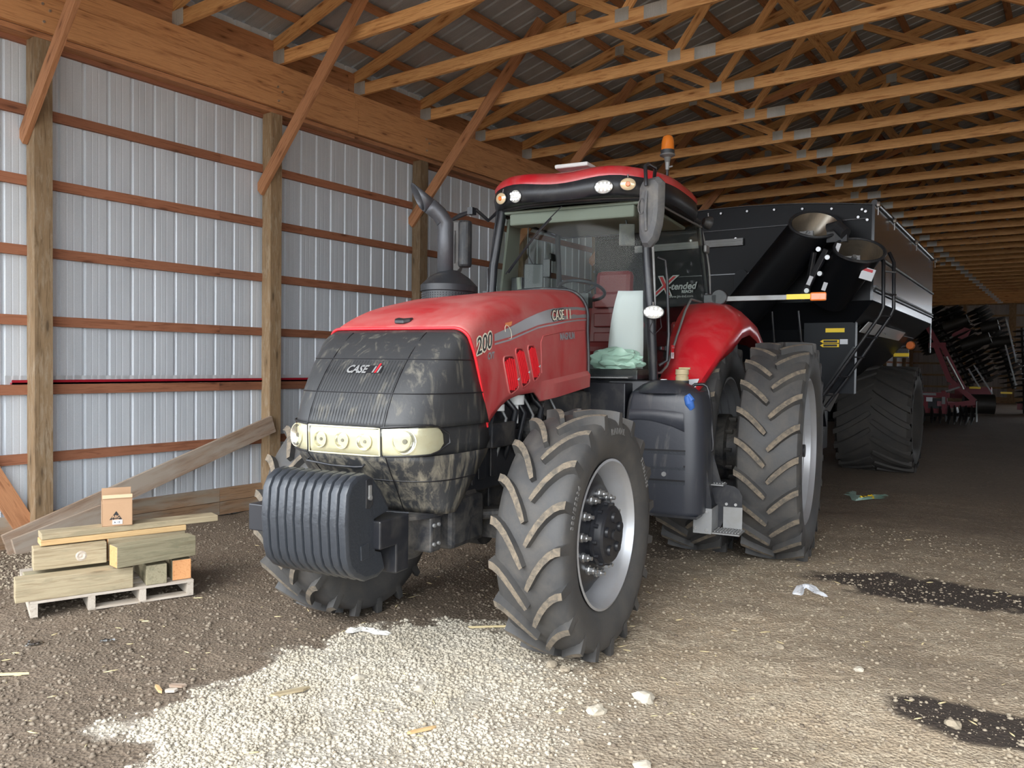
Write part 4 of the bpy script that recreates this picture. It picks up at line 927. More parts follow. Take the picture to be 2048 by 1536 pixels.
mb = MB(); mb.prism([(1.17, -0.17), (1.17, 0.13), (0.86, 0.15), (0.84, -0.18)], 0, 0.035, lambda u, v, h: (u, v, 3.315+h+0.06*(1.17-u)*-0.3)); gp_ = mb.build('guidance_receiver', 'white', tr, bevel=0.012)
mb = MB(); mb.box((1.0, 0.05, 3.29), (0.05, 0.06, 0.05)); mb.box((1.0, -0.1, 3.29), (0.05, 0.06, 0.05)); mb.build('receiver_mount', 'dull_steel', gp_)
# work lamps
def work_lamp(c, d, r1, r2, lens, par=tr, led=False, nm='work_lamp'):
    c = V(c); d = V(d).normalized(); y = V((0, 0, 1)).cross(d).normalized(); z = d.cross(y)
    def ell_(rr, h, n=28): return [c+d*h+y*(math.cos(2*PI*i/n)*r1*rr)+z*(math.sin(2*PI*i/n)*r2*rr) for i in range(n)]
    mb = MB(); rr_ = [ell_(0.55, -0.06), ell_(0.95, -0.03), ell_(1.06, 0.0), ell_(1.06, 0.012), ell_(0.98, 0.014)]
    mb.grid(rr_, close_u=True); mb.add(rr_[0], [tuple(range(28))]); o = mb.build(nm, 'plastic', par, smooth=40)
    mb = MB(); mb.grid([ell_(0.98, 0.010), ell_(0.7, 0.018), ell_(0.3, 0.022), ell_(0.02, 0.023)], close_u=True); mb.build('lens', lens, o, smooth=60)
    if led:
        mb = MB()
        for (p, q) in [(0, 0), (-0.42, 0), (0.42, 0), (-0.2, 0.5), (0.22, 0.5), (-0.2, -0.5), (0.22, -0.5), (-0.62, 0.42), (0.62, 0.42), (-0.62, -0.42), (0.62, -0.42)]:
            b = c+y*p*r1+z*q*r2; mb.cyl(b+d*0.016, b+d*0.026, 0.0125, 0.010, 10)
        mb.build('led', 'led', o, smooth=30)
    else:
        mb = MB(); mb.cyl(c+d*0.02, c+d*0.03, r1*0.34, r1*0.25, 14); mb.build('bulb', 'orange' if lens == 'amber_lens' else 'led', o, smooth=30)
    mb = MB(); mb.tube([c+z*r2*1.02-d*0.02, c+z*(r2+0.03)-d*0.03], 0.006, 6); mb.build('lamp_stud', 'steel', o)
    return o
work_lamp((1.455, 0.385, 3.055), (1, 0.10, -0.12), 0.075, 0.052, 'lamp_lens', led=True)
work_lamp((1.405, 0.565, 3.07), (1, 0.35, -0.12), 0.062, 0.048, 'amber_lens')
work_lamp((1.455, -0.385, 3.045), (1, -0.10, -0.12), 0.055, 0.052, 'lamp_lens', led=True)
work_lamp((1.405, -0.545, 3.05), (1, -0.30, -0.12), 0.060, 0.048, 'amber_lens')
work_lamp((1.33, 0.765, 2.075), (0.9, 0.35, 0.05), 0.078, 0.052, 'lamp_lens', led=True)
work_lamp((-0.30, 0.80, 3.03), (-0.75, 0.75, -0.25), 0.06, 0.06, 'lamp_lens')
mb = MB(); mb.tube([(1.30, 0.76, 2.02), (1.31, 0.72, 1.94), (1.31, 0.77, 1.90), (1.29, 0.82, 1.96), (1.27, 0.80, 2.05)], 0.004, 6); mb.build('lamp_cable', 'black', tr)
# beacon on a pole
mb = MB(); mb.cyl((0.93, 0.74, 3.06), (0.93, 0.74, 3.31), 0.012, n=10); bo = mb.build('beacon_pole', 'black', tr)
mb = MB(); mb.cyl((0.93, 0.74, 3.27), (0.93, 0.74, 3.33), 0.016, 0.020, 12); mb.tube([(0.93, 0.74, 3.29), (0.93, 0.785, 3.295)], 0.007, 6); mb.build('clamp', 'dull_steel', bo, smooth=30)
mb = MB(); mb.lathe([(3.33, 0.02), (3.37, 0.03), (3.385, 0.062), (3.395, 0.063), (3.40, 0.05), (3.40, 0.001)], 24, 'z', (0.93, 0.74, 0)); mb.build('beacon_base', 'mirror_shell', bo, smooth=30)
mb = MB(); mb.lathe([(3.395, 0.056), (3.43, 0.056), (3.43, 0.001)], 24, 'z', (0.93, 0.74, 0)); mb.build('beacon_collar', 'plastic', bo, smooth=30)
mb = MB(); mb.lathe([(3.43, 0.054), (3.50, 0.050), (3.535, 0.042), (3.55, 0.026), (3.555, 0.001)], 24, 'z', (0.93, 0.74, 0)); mb.build('beacon_lens', 'beacon', bo, smooth=50)
# mirrors
def mirror(c, s, d):
    c = V(c); d = V(d).normalized(); y = V((0, 0, 1)).cross(d).normalized(); z = V((0, 0, 1))
    prof_m = [(-0.085, 0.19), (-0.06, 0.235), (0.06, 0.24), (0.10, 0.20), (0.098, 0.0), (0.085, -0.10), (0.05, -0.20), (0.0, -0.245), (-0.055, -0.24), (-0.082, -0.18), (-0.09, 0.0)]
    mb = MB(); L_ = []
    for h, k in ((-0.03, 1.0), (0.0, 1.02), (0.035, 0.88), (0.05, 0.6)):
        L_.append([c+d*h+y*(u*k)+z*(v*(k if k > 0.9 else k*1.03)) for u, v in prof_m])
    mb.grid(L_, close_u=True); mb.add(L_[0], [tuple(range(11))]); mb.add(L_[-1], [tuple(range(11))]); o = mb.build('mirror', 'mirror_shell', tr, smooth=35)
    mb = MB(); mb.prism([(u*0.9, v*0.93) for u, v in prof_m], -0.034, -0.031, lambda u, v, h: c+d*h+y*u+z*v); mb.build('mirror_glass', 'steel', o)
    mb = MB(); mb.tube([c+d*0.052+y*0.0+z*0.14, c+d*0.064+z*0.0, c+d*0.052+z*-0.14], 0.012, 8); mb.tube([c+d*0.05+y*-0.045+z*(0.04+0.055*math.sin(t)) + y*0.03*math.cos(t) for t in [i*PI/5 for i in range(11)]], 0.006, 6); mb.build('shell_rib', 'mirror_shell', o, smooth=60)
    return o
mirror((1.83, 0.885, 2.755), 1, (0.93, -0.35, 0.02))
mb = MB(); mb.tube([(1.22, 0.70, 3.03), (1.36, 0.76, 3.07), (1.66, 0.86, 3.11), (1.83, 0.86, 3.10), (1.90, 0.86, 3.07), (1.90, 0.87, 2.93)], 0.014, 8); mb.build('mirror_arm', 'black', tr, smooth=60)
mirror((1.40, -1.0, 2.66), -1, (0.93, 0.35, 0.02))
mb = MB(); mb.tube([(1.20, -0.70, 2.98), (1.28, -0.74, 2.90), (1.40, -0.80, 2.98)], 0.016, 8); mb.box((1.43, -0.82, 2.96), (0.07, 0.05, 0.06)); mb.tube([(1.43, -0.82, 2.96), (1.44, -0.93, 2.93), (1.40, -1.05, 2.90)], [0.016, 0.022, 0.014], 8); mb.build('mirror_arm', 'black', tr, smooth=40)
mb = MB(); mb.box((1.20, -0.80, 2.25), (0.03, 0.05, 0.09)); mb.tube([(1.21, -0.8, 2.25), (1.3, -0.95, 2.23)], 0.012, 6); mb.build('mirror_bracket', 'black', tr)
# wipers
mb = MB(); mb.tube([(1.345, -0.02, 2.955), (1.375, -0.18, 2.80), (1.375, -0.36, 2.60), (1.345, -0.53, 2.42)], 0.005, 6); mb.tube([(1.37, -0.10, 2.86), (1.385, -0.24, 2.72), (1.375, -0.39, 2.55), (1.35, -0.50, 2.43)], 0.008, 6); mb.build('wiper', 'black', tr)
# clearance light arm with amber reflector
mb = MB(); mb.beam((-0.1, 0.82, 2.285), (-0.1, 1.75, 2.285), 0.02, 0.045); ar_ = mb.build('light_arm', 'dull_steel', tr, bevel=0.003)
mb = MB(); mb.box((-0.085, 1.655, 2.287), (0.008, 0.20, 0.045)); mb.build('yellow_strip', 'yellow', ar_)
mb = MB(); mb.box((-0.1, 1.82, 2.285), (0.05, 0.135, 0.075)); ol = mb.build('marker_lamp', 'orange', ar_, bevel=0.012)
mb = MB(); mb.cyl((-0.075, 1.82, 2.285), (-0.068, 1.82, 2.285), 0.02, n=16); mb.build('lens_boss', 'orange', ar_)
mb = MB(); mb.cyl((-0.06, 0.96, 2.30), (-0.14, 0.96, 2.30), 0.075, n=24); mb.box((-0.1, 0.88, 2.28), (0.08, 0.13, 0.10)); mb.build('arm_housing', 'black', tr, bevel=0.01)
# ---- cab interior
mb = MB(); mb.box((0.25, 0.04, 2.02), (0.14, 0.48, 0.60), Matrix.Rotation(0.12, 3, 'Y').inverted()); mb.build('seat_back', 'seat', tr, bevel=0.05)
mb = MB(); mb.box((0.20, 0.04, 2.42), (0.12, 0.36, 0.26), Matrix.Rotation(0.12, 3, 'Y').inverted()); mb.build('headrest', 'seat', tr, bevel=0.05)
for z in (1.9, 2.08, 2.26):
    mb = MB(); mb.box((0.345-0.0*z, 0.04, z), (0.02, 0.30, 0.13)); mb.build('seat_cushion_pad', 'seat', tr, bevel=0.015)
mb = MB(); mb.box((0.52, 0, 1.80), (0.50, 0.50, 0.14)); mb.build('seat_cushion', 'seat', tr, bevel=0.05)
mb = MB(); mb.box((0.45, 0.33, 2.03), (0.36, 0.09, 0.07)); mb.box((0.45, -0.33, 2.03), (0.40, 0.12, 0.08)); mb.build('armrest', 'seat', tr, bevel=0.03)
mb = MB(); mb.box((0.5, 0, 1.62), (0.36, 0.36, 0.22)); mb.build('seat_base', 'plastic', tr, bevel=0.02)
mb = MB(); mb.box((0.00, 0.62, 1.85), (0.10, 0.16, 0.45)); mb.build('instructor_seat', 'seat', tr, bevel=0.03)
mb = MB(); N_ = 28; c_ = V((0.93, 0, 2.30)); nx_ = V((-0.35, 0, 0.94)); e1 = V((0, 1, 0)); e2 = V((0.94, 0, 0.35))
mb.tube([c_+e1*(0.20*math.cos(2*PI*i/N_))+e2*(0.20*math.sin(2*PI*i/N_)) for i in range(N_+1)], 0.014, 8)
for t in (0.5, 2.6, 4.7): mb.tube([c_-nx_*0.04, c_+e1*(0.19*math.cos(t))+e2*(0.19*math.sin(t))], 0.012, 6)
mb.build('steering_wheel', 'black', tr, smooth=60)
mb = MB(); mb.tube([c_-nx_*0.04, (1.05, 0, 1.95), (1.12, 0, 1.55)], [0.05, 0.07, 0.09], 12); mb.box((1.08, 0, 2.2), (0.10, 0.28, 0.12)); mb.build('steering_column', 'plastic', tr, smooth=30)
mb = MB(); mb.box((0.55, 0, 2.965), (1.35, 1.25, 0.03)); mb.box((1.15, 0, 2.90), (0.16, 1.12, 0.10)); hd = mb.build('headliner', 'liner', tr, bevel=0.02)
mb = MB()
for a, l in ((0.9, -0.28), (0.9, 0.02)): mb.cyl((a, l, 2.925), (a, l, 2.952), 0.11, n=24)
mb.build('speaker', 'plastic', hd)
mb = MB(); mb.grid([[(1.13, -0.70, 1.6), (1.16, -0.695, 2.2), (1.12, -0.63, 2.93)], [(0.62, -0.74, 1.6), (0.78, -0.73, 2.2), (0.85, -0.66, 2.93)]]); mb.build('right_console_panel', 'liner', tr, solid=0.02)
mb = MB(); mb.tube([(0.95, -0.45, 1.62), (1.02, -0.5, 1.95), (1.06, -0.52, 2.2), (1.08, -0.54, 2.42)], [0.03, 0.035, 0.03, 0.02], 8); mb.build('monitor_post', 'liner', tr, smooth=50)
mb = MB(); mb.box((1.02, -0.42, 2.42), (0.05, 0.17, 0.24), Matrix.Rotation(0.5, 3, 'Z')); mb.box((1.05, -0.56, 2.36), (0.06, 0.11, 0.13)); mb.box((1.0, -0.30, 2.50), (0.04, 0.07, 0.16)); mb.build('monitor', 'black', tr, bevel=0.008)
mb = MB(); mb.tube([(1.1, -0.44, 2.9), (1.09, -0.45, 2.62), (1.02, -0.42, 2.52)], 0.006, 6); mb.tube([(1.06, -0.5, 2.3), (1.1, -0.35, 2.25), (1.05, -0.2, 2.3)], 0.007, 6); mb.build('cable', 'black', tr)
mb = MB(); mb.tube([(1.12, 0.44, 2.93), (1.10, 0.46, 2.80)], 0.008, 6); mi_ = mb.build('mirror_stalk', 'black', tr)
mb = MB(); mb.box((1.10, 0.46, 2.73), (0.02, 0.13, 0.18), Matrix.Rotation(0.5, 3, 'Z')); mb.build('inside_mirror', 'mirror_shell', mi_, bevel=0.02)
mb = MB(); mb.box((0.35, -0.5, 1.78), (0.7, 0.24, 0.45)); mb.build('side_console', 'plastic', tr, bevel=0.03)
# ---- exhaust and its shroud
ex = (2.27, -0.56)
dx, dy = 0.70, -0.71
mb = MB(); P_ = [(ex[0], ex[1], 2.25), (ex[0], ex[1], 2.60), (ex[0], ex[1], 2.70), (ex[0]+0.009, ex[1]-0.012, 2.72), (ex[0]+0.03, ex[1]-0.04, 2.77), (ex[0]+0.055, ex[1]-0.072, 2.805), (ex[0]+0.075, ex[1]-0.095, 2.825)]
mb.tube(P_, 0.060, 24, cap=False); k0 = len(mb.v)
# slanted cut tip: stretch ring
tip = []; base_ring = mb.v[-24:]; axis = V((0.045, -0.057, 0.052)).normalized()
for p in base_ring:
    q = V(p); t = ((ex[0]+0.262)-q.x-(q.y-(ex[1]-0.262))*-1.0*1.0-0)/2
    # cut plane vertical, normal (0.7,-0.7,0): solve q+axis*s on plane
    nrm = V((0.80, -0.56, -0.36)); pl = V((ex[0]+0.128, ex[1]-0.160, 2.872)); s_ = (pl-q).dot(nrm)/axis.dot(nrm); tip.append(q+axis*s_)
mb.grid([base_ring, tip], close_u=True); eo = mb.build('exhaust_pipe', 'exhaust', tr, smooth=40, solid=0.004)
mb = MB(); rr = [[(ex[0]-0.03+r1*math.cos(t), ex[1]+0.02+r2*math.sin(t), z) for t in [2*PI*i/40 for i in range(40)]] for z, r1, r2 in ((1.7, 0.235, 0.19), (2.185, 0.235, 0.19), (2.19, 0.25, 0.20), (2.235, 0.25, 0.20), (2.30, 0.17, 0.14), (2.345, 0.075, 0.075), (2.35, 0.066, 0.066))]
mb.grid(rr, close_u=True); mb.build('exhaust_shroud', 'plastic', tr, smooth=30)
mb = MB()
for i in range(60):
    for j in range(5):
        t = 2*PI*i/60; mb.box((ex[0]-0.03+0.236*math.cos(t), ex[1]+0.02+0.191*math.sin(t), 2.17-0.017*j), (0.006, 0.006, 0.006))
mb.build('shroud_perforations', 'decal_dark', tr)
mb = MB(); mb.cyl((1.88, -0.62, 2.42), (1.88, -0.62, 2.79), 0.055, n=20); mb.build('intake_stub', 'plastic', tr, bevel=0.02)
# ---- fuel tank, steps, handrail on the left side (its broad face looks forward)
def rr_sec(z, k, L0=0.60, L1=1.195, A0=1.05, A1=1.50, R1=0.13):
    pts = []
    for (cx_, cy_, r, t0) in ((A1-R1, L1-R1, R1, 0), (A0+0.05, L1-0.05, 0.05, 90), (A0+0.05, L0+0.05, 0.05, 180), (A1-0.05, L0+0.05, 0.05, 270)):
        for q in range(7):
            th = math.radians(t0+90*q/6); x, y = cx_+r*math.cos(th), cy_+r*math.sin(th)
            ca, cl = (A0+A1)/2, (L0+L1)/2; pts.append((ca+(x-ca)*k, cl+(y-cl)*k, z))
    return pts
mb = MB(); S_ = [rr_sec(z, k) for z, k in ((0.535, 0.96), (0.545, 0.985), (0.56, 1.0), (0.9, 1.005), (1.22, 1.0), (1.30, 0.985), (1.38, 0.955), (1.43, 0.92), (1.455, 0.87), (1.465, 0.8))]
mb.grid(S_, close_u=True); mb.add(S_[0], [tuple(range(28))]); mb.add(S_[-1], [tuple(range(28))]); tk = mb.build('fuel_tank', 'tank', tr, smooth=35)
mb = MB(); mb.grid([[(1.497+h, l, z) for l, z in pp] for pp, h in (([(0.635, 1.236), (0.72, 1.243), (0.80, 1.24), (0.88, 1.225), (0.98, 1.20), (1.07, 1.165)], 0.004), ([(0.635, 1.25), (0.72, 1.257), (0.80, 1.254), (0.88, 1.240), (0.98, 1.216), (1.07, 1.18)], 0.016), ([(0.64, 1.31), (0.72, 1.315), (0.80, 1.315), (0.88, 1.313), (0.98, 1.31), (1.06, 1.30)], 0.006), ([(0.64, 1.36), (0.72, 1.37), (0.80, 1.37), (0.88, 1.37), (0.98, 1.36), (1.04, 1.35)], -0.035))]); mb.build('tank_shoulder', 'tank', tk, smooth=60)
for z in (1.018, 0.902, 0.792):
    mb = MB(); mb.grid([[(1.501, 0.66, z+h), (1.501, 1.08, z+h+0.006)] for h in (-0.008, 0.006)]); mb.build('tank_groove', 'decal_dark', tk)
    mb = MB(); mb.grid([[(1.5025, 0.66, z+h), (1.5025, 1.08, z+h+0.006)] for h in (-0.030, -0.010)]); mb.build('tank_rib', 'weight', tk)
mb = MB(); mb.box2((1.455, 0.70, 1.355), (1.472, 0.82, 1.438)); mb.build('tank_pad', 'plastic', tk)
mb = MB(); mb.cyl((1.49, 0.92, 0.841), (1.510, 0.92, 0.841), 0.018, n=14); mb.build('tank_bolt', 'dull_steel', tk, smooth=30)
mb = MB(); mb.lathe([(1.45, 0.262), (1.465, 0.25), (1.51, 0.19), (1.545, 0.11), (1.55, 0.001)], 36, 'z', (1.27, 0.865, 0)); mb.build('tank_dome', 'tank', tk, smooth=50)
mb = MB(); mb.cyl((1.27, 0.84, 1.547), (1.27, 0.84, 1.554), 0.026, n=16); mb.build('level_cap', 'white', tk)
mb = MB(); mb.cyl((1.2, 0.965, 1.45), (1.2, 0.965, 1.545), 0.055, n=20); mb.build('filler_neck', 'plastic', tk, smooth=30)
mb = MB(); mb.lathe([(1.54, 0.048), (1.575, 0.052), (1.578, 0.046), (1.588, 0.046), (1.592, 0.053), (1.632, 0.050), (1.636, 0.001)], 24, 'z', (1.2, 0.965, 0)); mb.tube([(1.2, 0.94, 1.64), (1.2, 1.03, 1.64)], 0.009, 6); mb.build('filler_cap', 'tan_cap', tk, smooth=30)
mb = MB(); mb.tube([(1.44, 1.065, 1.43), (1.475, 1.085, 1.415), (1.485, 1.10, 1.38), (1.47, 1.11, 1.35), (1.47, 1.10, 1.325)], [0.022, 0.03, 0.034, 0.028, 0.012], 10); mb.tube([(1.47, 1.085, 1.44), (1.485, 1.125, 1.40)], 0.02, 8); mb.build('blue_cap', 'blue', tk, smooth=40)
mb = MB(); mb.box2((1.06, 0.62, 0.515), (1.49, 1.17, 0.535)); mb.build('tank_cradle', 'black', tk)
mb = MB(); mb.tube([(1.15, 1.02, 1.46), (1.15, 1.03, 1.495), (1.15, 1.055, 1.515), (1.15, 1.125, 1.518), (1.15, 1.152, 1.50), (1.15, 1.165, 1.46), (1.15, 1.205, 1.06), (1.15, 1.205, 1.01), (1.15, 1.185, 0.99), (1.15, 1.12, 0.988)], 0.0125, 8); mb.build('handrail', 'black', tr, smooth=60)
mb = MB(); mb.prism([(1.12, 1.0), (1.19, 0.99), (1.265, 0.74), (1.30, 0.5), (1.25, 0.36), (1.12, 0.40)], 1.085, 1.093, lambda u, v, h: (h, u, v)); sto = mb.build('step_frame', 'black', tr)
mb = MB(); mb.prism([(1.19, 0.90), (1.235, 0.62), (1.235, 0.57), (1.19, 0.57)], 1.29, 1.30, lambda u, v, h: (h, u, v)); mb.build('step_strut', 'black', sto)
mb = MB(); mb.box2((1.30, 1.10, 0.38), (1.31, 1.24, 0.575)); mb.box2((1.08, 1.235, 0.385), (1.31, 1.243, 0.575)); br_ = mb.build('step_bracket', 'dull_steel', sto, bevel=0.003)
mb = MB(); mb.box2((1.098, 1.285, 0.40), (1.106, 1.43, 0.572)); mb.build('step_plate', 'dull_steel', sto)
mb = MB()
for l, z in ((1.205, 0.55), (1.205, 0.41), (1.12, 0.42)): mb.cyl((1.31, l, z), (1.318, l, z), 0.011, n=10)
for l in (1.31, 1.38): mb.cyl((1.11, l, 0.59), (1.12, l, 0.59), 0.011, n=10)
mb.build('step_bolts', 'steel', sto)
mb = MB(); mb.prism([(1.19, 0.70), (1.225, 0.583), (1.285, 0.568), (1.428, 0.571), (1.428, 0.66), (1.405, 0.705), (1.37, 0.73), (1.30, 0.742)], 1.106, 1.112, lambda u, v, h: (h, u, v)); mb.build('step_side', 'black', sto)
def tread(z, a0, a1, l0, l1):
    mb = MB(); mb.box2((a0, l0, z), (a1, l1, z+0.012)); o = mb.build('step', 'dull_steel', sto, bevel=0.003)
    mb = MB()
    for i in range(int((l1-l0)/0.022)):
        for j in range(int((a1-a0)/0.035)): mb.box((a0+0.02+0.035*j, l0+0.015+0.022*i, z+0.015), (0.022, 0.009, 0.008))
    mb.build('step_teeth', 'dull_steel', o)
tread(0.385, 1.10, 1.31, 1.243, 1.45); tread(0.73, 1.01, 1.15, 1.13, 1.29)
# things lying in the cab
bb = tag(empty('paper_sheet', tr.matrix_world @ V((0, 0, 0)), 0), 'large white paper sheet propped inside the tractor windshield', 'paper')
bpy.context.view_layer.update()
TM = Matrix.Translation((-3.686, 6.892, 0)) @ Matrix.Rotation(0.152-PI/2, 4, 'Z')
bpy.data.objects.remove(bb)
mb = MB(); R_ = []
for j in range(8):
    v = j/7; R_.append([(1.08+0.02*v-0.04*(0.5+0.5*u)+0.01*math.sin(5*v+3*u), 0.295+0.30*(0.5+0.5*u)+0.10*v**2*(0.5-0.5*u), 1.632+0.64*v) for u in (-1, -0.5, 0, 0.5, 1)])
mb.grid(R_); o = mb.build('paper_sheet', 'paper', None, smooth=60, mtx=TM, solid=0.002); tag(o, 'large white paper sheet propped upright inside the tractor windshield', 'paper')
import random as rnd
rnd.seed(5)
bm = bmesh.new(); bmesh.ops.create_icosphere(bm, subdivisions=4, radius=1)
for v in bm.verts:
    p = v.co.copy(); k = 1+0.35*mnoise.noise(p*2.3)+0.16*abs(mnoise.noise(p*6)); v.co = Vector((p.x*0.10*k, p.y*0.21*k, max(-0.07, p.z*0.095*k+0.02*mnoise.noise(p*3))))
me = bpy.data.meshes.new('plastic_bag'); bm.to_mesh(me); bm.free(); me.materials.append(M['bag']); shade(me, 25)
o = link('plastic_bag', me, None, TM @ Matrix.Translation((1.185, 0.41, 1.697))); tag(o, 'crumpled pale green plastic bag on the cab floor behind the windshield', 'bag')
# ------------------------------------------------------------ grain cart (local x to its right in the picture, y rearward)
gc = tag(empty('grain_cart', (-3.85, 10.0, 0), 0.030), 'black grain cart with twin auger tubes standing behind the tractor', 'grain cart')
HW = 1.82; LN = 5.7
def top_z(x): return 3.57+0.13*(1-(x/HW)**2)
mb = MB(); xs = [-HW+2*HW*i/16 for i in range(17)]
mb.grid([[(x, 0, 2.46) for x in xs], [(x, 0, 3.2) for x in xs], [(x, 0, top_z(x)) for x in xs]]); fp = mb.build('front_wall', 'cartblack', gc, solid=0.02)
for s in (1, -1):
    mb = MB(); mb.grid([[(s*HW, 0, 2.46), (s*HW, LN, 2.46)], [(s*HW, 0, 2.98), (s*HW, LN, 2.98)]]); mb.build('side_panel', 'cartside', gc, solid=0.02)
    mb = MB(); mb.grid([[(s*HW, 0, 2.98), (s*HW, LN, 2.98)], [(s*(HW-0.01), 0, 3.57), (s*(HW-0.01), LN, 3.57)]]); mb.build('side_extension', 'cartside', gc, solid=0.02)
    mb = MB(); mb.grid([[(s*HW, 0, 2.46), (s*HW, LN, 2.46)], [(s*1.50, 0.25, 2.12), (s*1.50, LN-0.3, 2.12)]]); mb.build('side_slope', 'cartblack', gc, solid=0.02)
    mb = MB(); mb.grid([[(s*1.60, 0.5, 2.20), (s*1.60, LN-0.4, 2.20)], [(s*0.55, 1.3, 1.05), (s*0.55, LN-1.4, 1.05)]]); mb.build('hopper_side', 'cartblack', gc, solid=0.02)
    for y in (1.9, 3.8): 
        mb = MB(); mb.box((s*(HW+0.006), y, 2.72), (0.012, 0.02, 0.50)); mb.build('side_seam', 'decal_dark', gc)
    for z in (2.99, 2.62, 2.575):
        mb = MB(); mb.tube([(s*(HW+0.03), 0.0, z), (s*(HW+0.03), LN, z)], 0.016, 8); mb.build('side_rail', 'dull_steel' if z != 2.575 else 'cartblack', gc, smooth=60)
    mb = MB(); mb.box((s*(HW+0.004), 0, 3.02), (0.03, 0.03, 1.12)); mb.build('corner_post', 'cartside', gc)
    mb = MB(); mb.box((s*(HW+0.004), LN, 2.75), (0.02, 0.06, 1.6)); mb.build('corner_post', 'cartside', gc)
mb = MB(); mb.grid([[(-HW, LN, 2.46), (HW, LN, 2.46)], [(-HW, LN, 3.57), (HW, LN, 3.57)]]); mb.grid([[(-1.5, LN-.3, 2.12), (1.5, LN-.3, 2.12)], [(-HW, LN, 2.46), (HW, LN, 2.46)]]); mb.build('rear_wall', 'cartblack', gc)
mb = MB(); mb.grid([[(x, y, top_z(x)+0.02-0.03*math.sin(PI*y/LN)*0) for x in xs] for y in (0.02, LN-0.02)]); mb.build('roll_tarp', 'plastic', gc, solid=0.01)
mb = MB(); mb.tube([(HW+0.01, 0, 3.60), (HW+0.01, LN, 3.60)], 0.035, 10)
mb.build('tarp_roll', 'black', gc, smooth=60)
for y in (0.0, 1.2, 3.3, LN): 
    mb = MB(); mb.cyl((HW+0.04, y, 3.57), (HW+0.07, y, 3.57), 0.035, n=10); mb.tube([(HW+0.05, y, 3.57), (HW+0.05, y, 3.45)], 0.008, 6); mb.build('tarp_hook', 'steel', gc)
mb = MB(); mb.grid([[(-HW, 0, 2.46), (HW, 0, 2.46)], [(-1.50, 0.25, 2.12), (1.50, 0.25, 2.12)]]); mb.build('front_slope', 'cartblack', gc, solid=0.02)
mb = MB(); mb.grid([[(-1.5, 0.25, 2.14), (1.5, 0.25, 2.14)], [(-1.2, 0.5, 1.2), (1.2, 0.5, 1.2)]]); mb.grid([[(-1.2, 0.5, 1.2), (1.2, 0.5, 1.2)], [(-1.2, 0.7, 0.9), (1.2, 0.7, 0.9)]]); mb.build('hopper_front', 'cartblack', gc, solid=0.02)
mb = MB(); mb.box2((1.02, 0.18, 1.35), (1.62, 0.30, 2.24)); mb.build('control_panel_plate', 'cartpanel', gc)
def ctext(nm, t, size, x, z, mat, y=-0.024, **k): return text(nm, t, size, lambda a, b, c: V((x+a, y-c, z+b)), mat, fp, **k)
mb = MB(); mb.box((1.39, 0.165, 2.12), (0.22, 0.004, 0.05)); mb.build('yellow_decal', 'yellow', gc)
mb = MB(); mb.prism([(1.22, 1.985), (1.25, 1.965), (1.44, 1.965), (1.44, 2.005), (1.25, 2.005)], 0.160, 0.168, lambda u, v, h: (u, h, v)); mb.prism([(1.22, 1.935), (1.25, 1.915), (1.44, 1.915), (1.44, 1.955), (1.25, 1.955)], 0.160, 0.168, lambda u, v, h: (u, h, v)); mb.build('arrow_decal', 'yellow', gc)
mb = MB(); mb.box2((1.26, 0.156, 1.972), (1.42, 0.160, 1.998)); mb.box2((1.26, 0.156, 1.922), (1.42, 0.160, 1.948)); mb.build('decal_text_patch', 'decal_dark', gc)
mb = MB(); mb.box2((1.45, 0.158, 1.95), (1.54, 0.166, 2.01)); mb.build('white_decal', 'paper', gc)
mb = MB(); mb.box2((0.25, 0.30, 1.9), (1.0, 0.34, 2.08)); mb.build('bin_plate', 'cartblack', gc)
# bolts along the front
mb = MB()
for i in range(11):
    x = -1.7+0.34*i; mb.cyl((x, -0.035, top_z(x)-0.06), (x, -0.015, top_z(x)-0.06), 0.014, n=8)
for x, z in ((1.74, 3.50), (1.66, 3.44), (1.5, 3.3), (1.76, 3.40), (1.05, 3.45), (0.9, 3.28), (1.76, 3.1), (1.76, 2.8), (0.2, 3.3), (-0.4, 3.32), (1.2, 3.52)): mb.cyl((x, -0.035, z), (x, -0.015, z), 0.016, n=8)
mb.build('front_bolts', 'steel', gc)
mb = MB(); mb.box((-0.45, -0.035, 3.255), (1.5, 0.03, 0.09)); mb.box((-0.45, -0.05, 3.275), (1.5, 0.02, 0.02)); mb.box((-0.45, -0.05, 3.235), (1.5, 0.02, 0.02)); mb.build('steel_channel', 'dull_steel', gc)
mb = MB(); mb.box((0.0, -0.022, 2.85), (3.4, 0.006, 0.012)); mb.box((0.0, -0.022, 3.42), (3.5, 0.006, 0.012)); mb.build('front_seam', 'cartside', gc)
mb = MB(); P_ = [(0.28+0.09*math.cos(t), 2.70+(0.11 if math.sin(t) > 0 else -0.11)+0.09*math.sin(t)) for t in [2*PI*i/24 for i in range(24)]]
mb.prism(P_, -0.03, -0.02, lambda u, v, h: (u, h, v)); mb.build('sight_window', 'cartpanel', gc)
# lettering on the front
# local x = world x + 3.85
ctext('lettering', 'X', 0.36, -0.93, 2.615, 'trimwhite', bold=0.016, shear=0.35, thick=0.002); ctext('lettering', 'X', 0.36, -0.93, 2.615, 'decal_red', y=-0.03, shear=0.35, thick=0.002)
ctext('lettering', '-tended', 0.125, -0.715, 2.685, 'trimwhite', bold=0.003, shear=0.25, thick=0.002)
ctext('lettering', 'REACH', 0.05, -0.52, 2.635, 'trimwhite', bold=0.002, thick=0.002); ctext('lettering', 'www.jm-ind.com', 0.05, -0.70, 2.575, 'trimwhite', thick=0.002)
